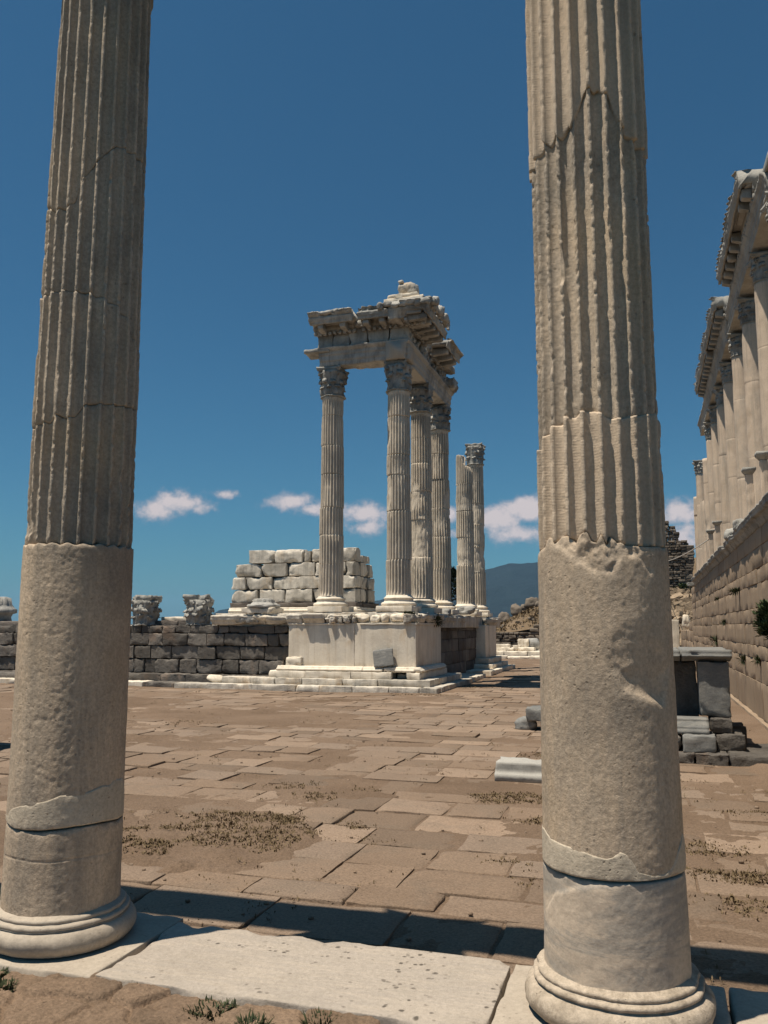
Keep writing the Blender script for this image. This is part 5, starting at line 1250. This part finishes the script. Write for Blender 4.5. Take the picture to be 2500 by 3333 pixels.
    for k in range(170):
        d = rng.normal(0, 1, 3); d /= np.linalg.norm(d); p = np.array([2.9, 68.9, 4.6])+d*np.array([.9, .5, .75])*rng.uniform(.4, 1)
        tuft(mb, p, .14, 12, .3, int(rng.integers(1e6)), .05, 1.6)
    obj('bush', mb, M['bush'], None, **tags('dark bush at the foot of the ruined tower', 'bush'))
    mb = MB(); block(mb, (1.28, 50.0, -.05), (1.69, 50.25, 2.33), .12, .03, 1.5, .012, 351); obj('upright_slab', mb, M['temple'], None, **tags('pale upright slab standing before the far low end of the terrace wall', 'stone slab'))
    mb = MB(); rock(mb, (2.05, 49.5, 2.2), (.5, .6, 1.0), 352, 14, .35); obj('marble_fragment', mb, M['temple'], None, **tags('white jagged marble piece on the far low end of the terrace wall', 'stone block'))
    # cable from the tower to the terrace pillar
    mb = MB(); p0 = np.array([.6, 69.8, 7.1]); p1 = np.array([2.3, 33.0, 5.15]); n = 30
    q = np.linspace(0, 1, n)[:, None]; C = p0+(p1-p0)*q; C[:, 2] -= .5*4*(q[:, 0]*(1-q[:, 0]))*.6
    ang = np.linspace(0, 2*math.pi, 6, endpoint=False); V = np.concatenate([c+.022*np.stack([np.cos(ang), 0*ang, np.sin(ang)], -1) for c in C]); mb.add(V, grid_faces(n, 6, True))
    obj('cable', mb, M['cable'], None, **tags('thin pale cable strung from the ruined tower to a short pillar on the terrace', 'cable'))
    # dark tree behind the temple
    def tree(x, y, z0, h, r, seed, lab):
        t = thing('conifer_tree', lab, 'tree', (x, y, z0), 'dark trees behind the temple')
        mb = MB(); lathe(mb, [(.16, z0), (.12, z0+h*.4), (.05, z0+h*.9)], (x, y), 10, .02, seed)
        rg = np.random.default_rng(seed)
        for k in range(12):
            a = rg.uniform(0, 6.28); zz = z0+h*rg.uniform(.15, .8); L = r*rg.uniform(.4, .9)
            d = np.array([math.cos(a), math.sin(a), .35]); d /= np.linalg.norm(d); s = np.array([-math.sin(a), math.cos(a), 0])
            p = np.array([x, y, zz]); V = np.array([p-s*.04, p+s*.04, p+d*L]); V = np.concatenate([V, V+np.array([0, 0, .06])])
            mb.add(V, [np.array([[0, 1, 4, 3], [1, 2, 5, 4], [2, 0, 3, 5]]), np.array([[0, 2, 1], [3, 4, 5]])])
        obj('trunk', mb, M['bark'], t)
        mb = MB()
        for k in range(520):
            a = rg.uniform(0, 6.28); f = rg.uniform(0, 1); zz = z0+h*(.08+.92*f); rr = r*math.sin(math.pi*min(1, .25+.75*f)**1.2)**.7*math.sqrt(rg.uniform(.15, 1))*(1+.25*math.sin(3*a+6*f))
            tuft(mb, (x+rr*math.cos(a), y+rr*math.sin(a), zz), .15, 12, .34, int(rg.integers(1e6)), .05, 1.5)
        obj('crown', mb, M['pine'], t)
    tree(-13.3, 58, -.3, 6.4, 1.7, 360, 'dark dense tree seen between two temple columns, behind the podium')
    # mountains
    n, m = 520, 90
    az = np.radians(np.linspace(-75, 60, n)); rr = np.linspace(2300, 5200, m)
    A, Rr = np.meshgrid(az, rr); el = np.interp(np.degrees(A), [-75, -40, -31, -29.5, -28.6, -27, -24, -18, -14, -12.5, -10.3, -9.5, -8.9, -8.2, -7, -5, 2, 20, 60], [.1, .1, .3, .75, 1.15, 1.5, 1.4, 1.8, 3.0, 3.5, 3.98, 4.2, 4.36, 4.33, 4.40, 4.6, 4.3, 3.5, 2])
    X = Rr*np.sin(A); Y = Rr*np.cos(A); P = np.c_[X.ravel(), Y.ravel(), 0*X.ravel()]
    prof = np.interp(Rr, [2300, 3000, 3600, 4000, 5200], [0, .35, .78, 1.0, .4])
    top = 4000*np.tan(np.radians(el))+123
    rug = fbm(P, .0016, 6, 5).reshape(X.shape)
    z = -121+top*prof*(1+.20*rug*(1-prof)*2.0)+10*fbm(P, .006, 4, 6).reshape(X.shape)*np.clip(prof*2, 0, 1)*(1-.6*(prof > .95))+5*np.abs(fbm(P, .03, 3, 7)).reshape(X.shape)*(prof > .5)
    obj('mountain', MB().add(np.stack([X.ravel(), Y.ravel(), z.ravel()], -1), grid_faces(m, n), 0), M['mountain'], None, kind='structure')

def build_haze():
    m, nt, N, L = nodes('haze air')
    out = N.new('ShaderNodeOutputMaterial'); v = N.new('ShaderNodeVolumePrincipled')
    v.inputs['Color'].default_value = (.36, .66, 1.0, 1); v.inputs['Density'].default_value = HAZE; v.inputs['Anisotropy'].default_value = 0.0
    L.new(v.outputs[0], out.inputs['Volume'])
    mb = MB(); x = 13000.0
    V = np.array([(sx*x, sy*x, z) for z in (-125, 480) for (sx, sy) in ((-1, -1), (1, -1), (1, 1), (-1, 1))], float)
    mb.add(V, np.array([[3, 2, 1, 0], [4, 5, 6, 7], [0, 1, 5, 4], [1, 2, 6, 5], [2, 3, 7, 6], [3, 0, 4, 7]]))
    obj('haze', mb, m, None, smooth=False, kind='stuff')

CLOUDS = [(-31.6, 8.3, 1.9, .85, 1.2), (-33.0, 7.8, 1.9, .75, 1.1), (-30.2, 8.0, 1.3, .55, .9), (-28.5, 9.0, 1.0, .33, .9), (-24.3, 8.6, 1.9, .65, 1.05), (-22.4, 8.1, 1.6, .5, .9), (-19.0, 7.9, 1.8, .85, 1.05), (-18.8, 6.9, 1.5, .6, .8), (-20.2, 7.3, .8, .4, .35),
          (-13.0, 7.6, 1.0, .7, 1.0), (-12.8, 6.4, 1.0, .45, .75), (-9.6, 7.4, 2.2, .9, 1.05), (-7.6, 8.0, 1.7, .95, 1.2), (-8.6, 6.4, 2.8, .8, .9), (-7.4, 6.0, 1.0, .3, .55), (-10.5, 6.2, 1.4, .45, .4), (-4.0, 7.6, 2.5, 1.0, .9), (0.5, 7.6, 2, .8, .9), (2.6, 7.4, 2.0, .9, 1.15), (2.7, 6.0, 1.2, 1.1, 1.1), (4.5, 7.2, 1.5, 1.0, .8), (14, 8, 4, 1.1, .9), (24, 7, 4, 1, .8)]

def build_sky():
    w = bpy.data.worlds.new('World'); sc.world = w; w.use_nodes = True
    nt = w.node_tree; nt.nodes.clear(); N, L = nt.nodes, nt.links
    out = N.new('ShaderNodeOutputWorld'); bg = N.new('ShaderNodeBackground'); bg.inputs[1].default_value = SKY
    sky = N.new('ShaderNodeTexSky'); sky.sky_type = 'NISHITA'; sky.sun_disc = False
    sky.sun_elevation = R(SUN_EL); sky.sun_rotation = math.atan2(SUN_DIR[0], SUN_DIR[1]) % (2*math.pi)
    sky.altitude = 300; sky.air_density = 1.0; sky.dust_density = 1.0; sky.ozone_density = 2.0
    tc = N.new('ShaderNodeTexCoord'); sx = N.new('ShaderNodeSeparateXYZ'); L.new(tc.outputs['Generated'], sx.inputs[0])
    def math_(op, a, b=None, c=None):
        n = N.new('ShaderNodeMath'); n.operation = op
        for i, v in enumerate((a, b, c)):
            if v is None: continue
            if hasattr(v, 'links'): L.new(v, n.inputs[i])
            else: n.inputs[i].default_value = v
        return n.outputs[0]
    az = math_('MULTIPLY', math_('ARCTAN2', sx.outputs[0], sx.outputs[1]), 180/math.pi)
    el = math_('MULTIPLY', math_('ARCSINE', sx.outputs[2]), 180/math.pi)
    def noise(scale, det, dist=0.0, sc3=(1, 1, 1.15)):
        mp = N.new('ShaderNodeMapping'); mp.inputs['Scale'].default_value = sc3; L.new(tc.outputs['Generated'], mp.inputs[0])
        n = N.new('ShaderNodeTexNoise'); n.inputs['Scale'].default_value = scale; n.inputs['Detail'].default_value = det; n.inputs['Roughness'].default_value = .62; n.inputs['Distortion'].default_value = dist
        L.new(mp.outputs[0], n.inputs['Vector']); return n.outputs[0]
    n1 = noise(26, 8); n2 = noise(75, 6)
    total = None; high = None
    for (ca, ce, sa, se, amp) in CLOUDS:
        q = math_('ADD', math_('POWER', math_('MULTIPLY', math_('SUBTRACT', az, ca), 1/sa), 2.0), math_('POWER', math_('MULTIPLY', math_('SUBTRACT', el, ce), 1/se), 2.0))
        gq = math_('MULTIPLY', math_('EXPONENT', math_('MULTIPLY', q, -1.0)), amp)
        total = gq if total is None else math_('MAXIMUM', total, gq)
    dens = math_('ADD', total, math_('ADD', math_('MULTIPLY', math_('SUBTRACT', n1, .5), 1.5), math_('MULTIPLY', math_('SUBTRACT', n2, .5), 1.1)))
    gate = N.new('ShaderNodeMapRange'); gate.interpolation_type = 'SMOOTHSTEP'; gate.inputs[1].default_value = .04; gate.inputs[2].default_value = .22; L.new(total, gate.inputs[0])
    cov = N.new('ShaderNodeMapRange'); cov.interpolation_type = 'SMOOTHSTEP'; cov.inputs[1].default_value = .16; cov.inputs[2].default_value = 1.0; cov.inputs[4].default_value = .93; L.new(dens, cov.inputs[0])
    fac = math_('MULTIPLY', cov.outputs[0], gate.outputs[0])
    cr = N.new('ShaderNodeValToRGB'); cr.color_ramp.elements[0].position = .35; cr.color_ramp.elements[0].color = (*CLOUD_LO, 1); cr.color_ramp.elements[1].position = 1.0; cr.color_ramp.elements[1].color = (*CLOUD_HI, 1)
    L.new(dens, cr.inputs[0])
    tint = N.new('ShaderNodeMix'); tint.data_type = 'RGBA'; tint.blend_type = 'MULTIPLY'; tint.inputs[0].default_value = 1; L.new(sky.outputs[0], tint.inputs[6]); tint.inputs[7].default_value = (*SKY_TINT, 1)
    mx = N.new('ShaderNodeMix'); mx.data_type = 'RGBA'; L.new(fac, mx.inputs[0]); L.new(tint.outputs[2], mx.inputs[6])
    sc_ = N.new('ShaderNodeMix'); sc_.data_type = 'RGBA'; sc_.blend_type = 'MULTIPLY'; sc_.inputs[0].default_value = 1; L.new(cr.outputs[0], sc_.inputs[6]); sc_.inputs[7].default_value = (1/SKY, 1/SKY, 1/SKY, 1)
    L.new(sc_.outputs[2], mx.inputs[7]); L.new(mx.outputs[2], bg.inputs[0]); L.new(bg.outputs[0], out.inputs[0])
    sun = bpy.data.lights.new('sun', 'SUN'); sun.energy = SUN; sun.angle = R(.5); sun.color = (1.0, .90, .76)
    so = bpy.data.objects.new('sun', sun); COL.objects.link(so)
    from mathutils import Vector
    d = Vector((SUN_DIR[0]*math.cos(R(SUN_EL)), SUN_DIR[1]*math.cos(R(SUN_EL)), math.sin(R(SUN_EL))))
    so.rotation_euler = (-d).to_track_quat('-Z', 'Y').to_euler(); so.location = d*60

def build_camera():
    cd = bpy.data.cameras.new('camera'); cd.sensor_fit = 'VERTICAL'; cd.sensor_height = 36; cd.lens = 1789/2212*36
    cd.clip_start = .05; cd.clip_end = 40000
    c = bpy.data.objects.new('camera', cd); COL.objects.link(c)
    c.location = (0, 0, 1.9); c.rotation_euler = (R(90+7.95), 0, R(17.5)); sc.camera = c

SUN = 5.0; SKY = .05; HAZE = 6e-5
SKY_TINT = (.43, .96, 1.14)
CLOUD_LO = (.31, .31, .36); CLOUD_HI = (.62, .535, .52)
sc.cycles.diffuse_bounces = 1
build_camera(); build_sky()
build_portico_columns(); build_stylobate(); build_floor(); build_weeds(); build_court()
build_podium(); build_temple_columns(); build_entablature(); build_cella(); build_left_wall()
build_terrace(); build_altar(); build_far(); build_haze()
sc.view_settings.view_transform = 'Standard'; sc.view_settings.look = 'None'; sc.view_settings.exposure = EXPO = 0.22; sc.view_settings.gamma = 1
print('objects', len(bpy.data.objects), 'verts', sum(len(m.vertices) for m in bpy.data.meshes))
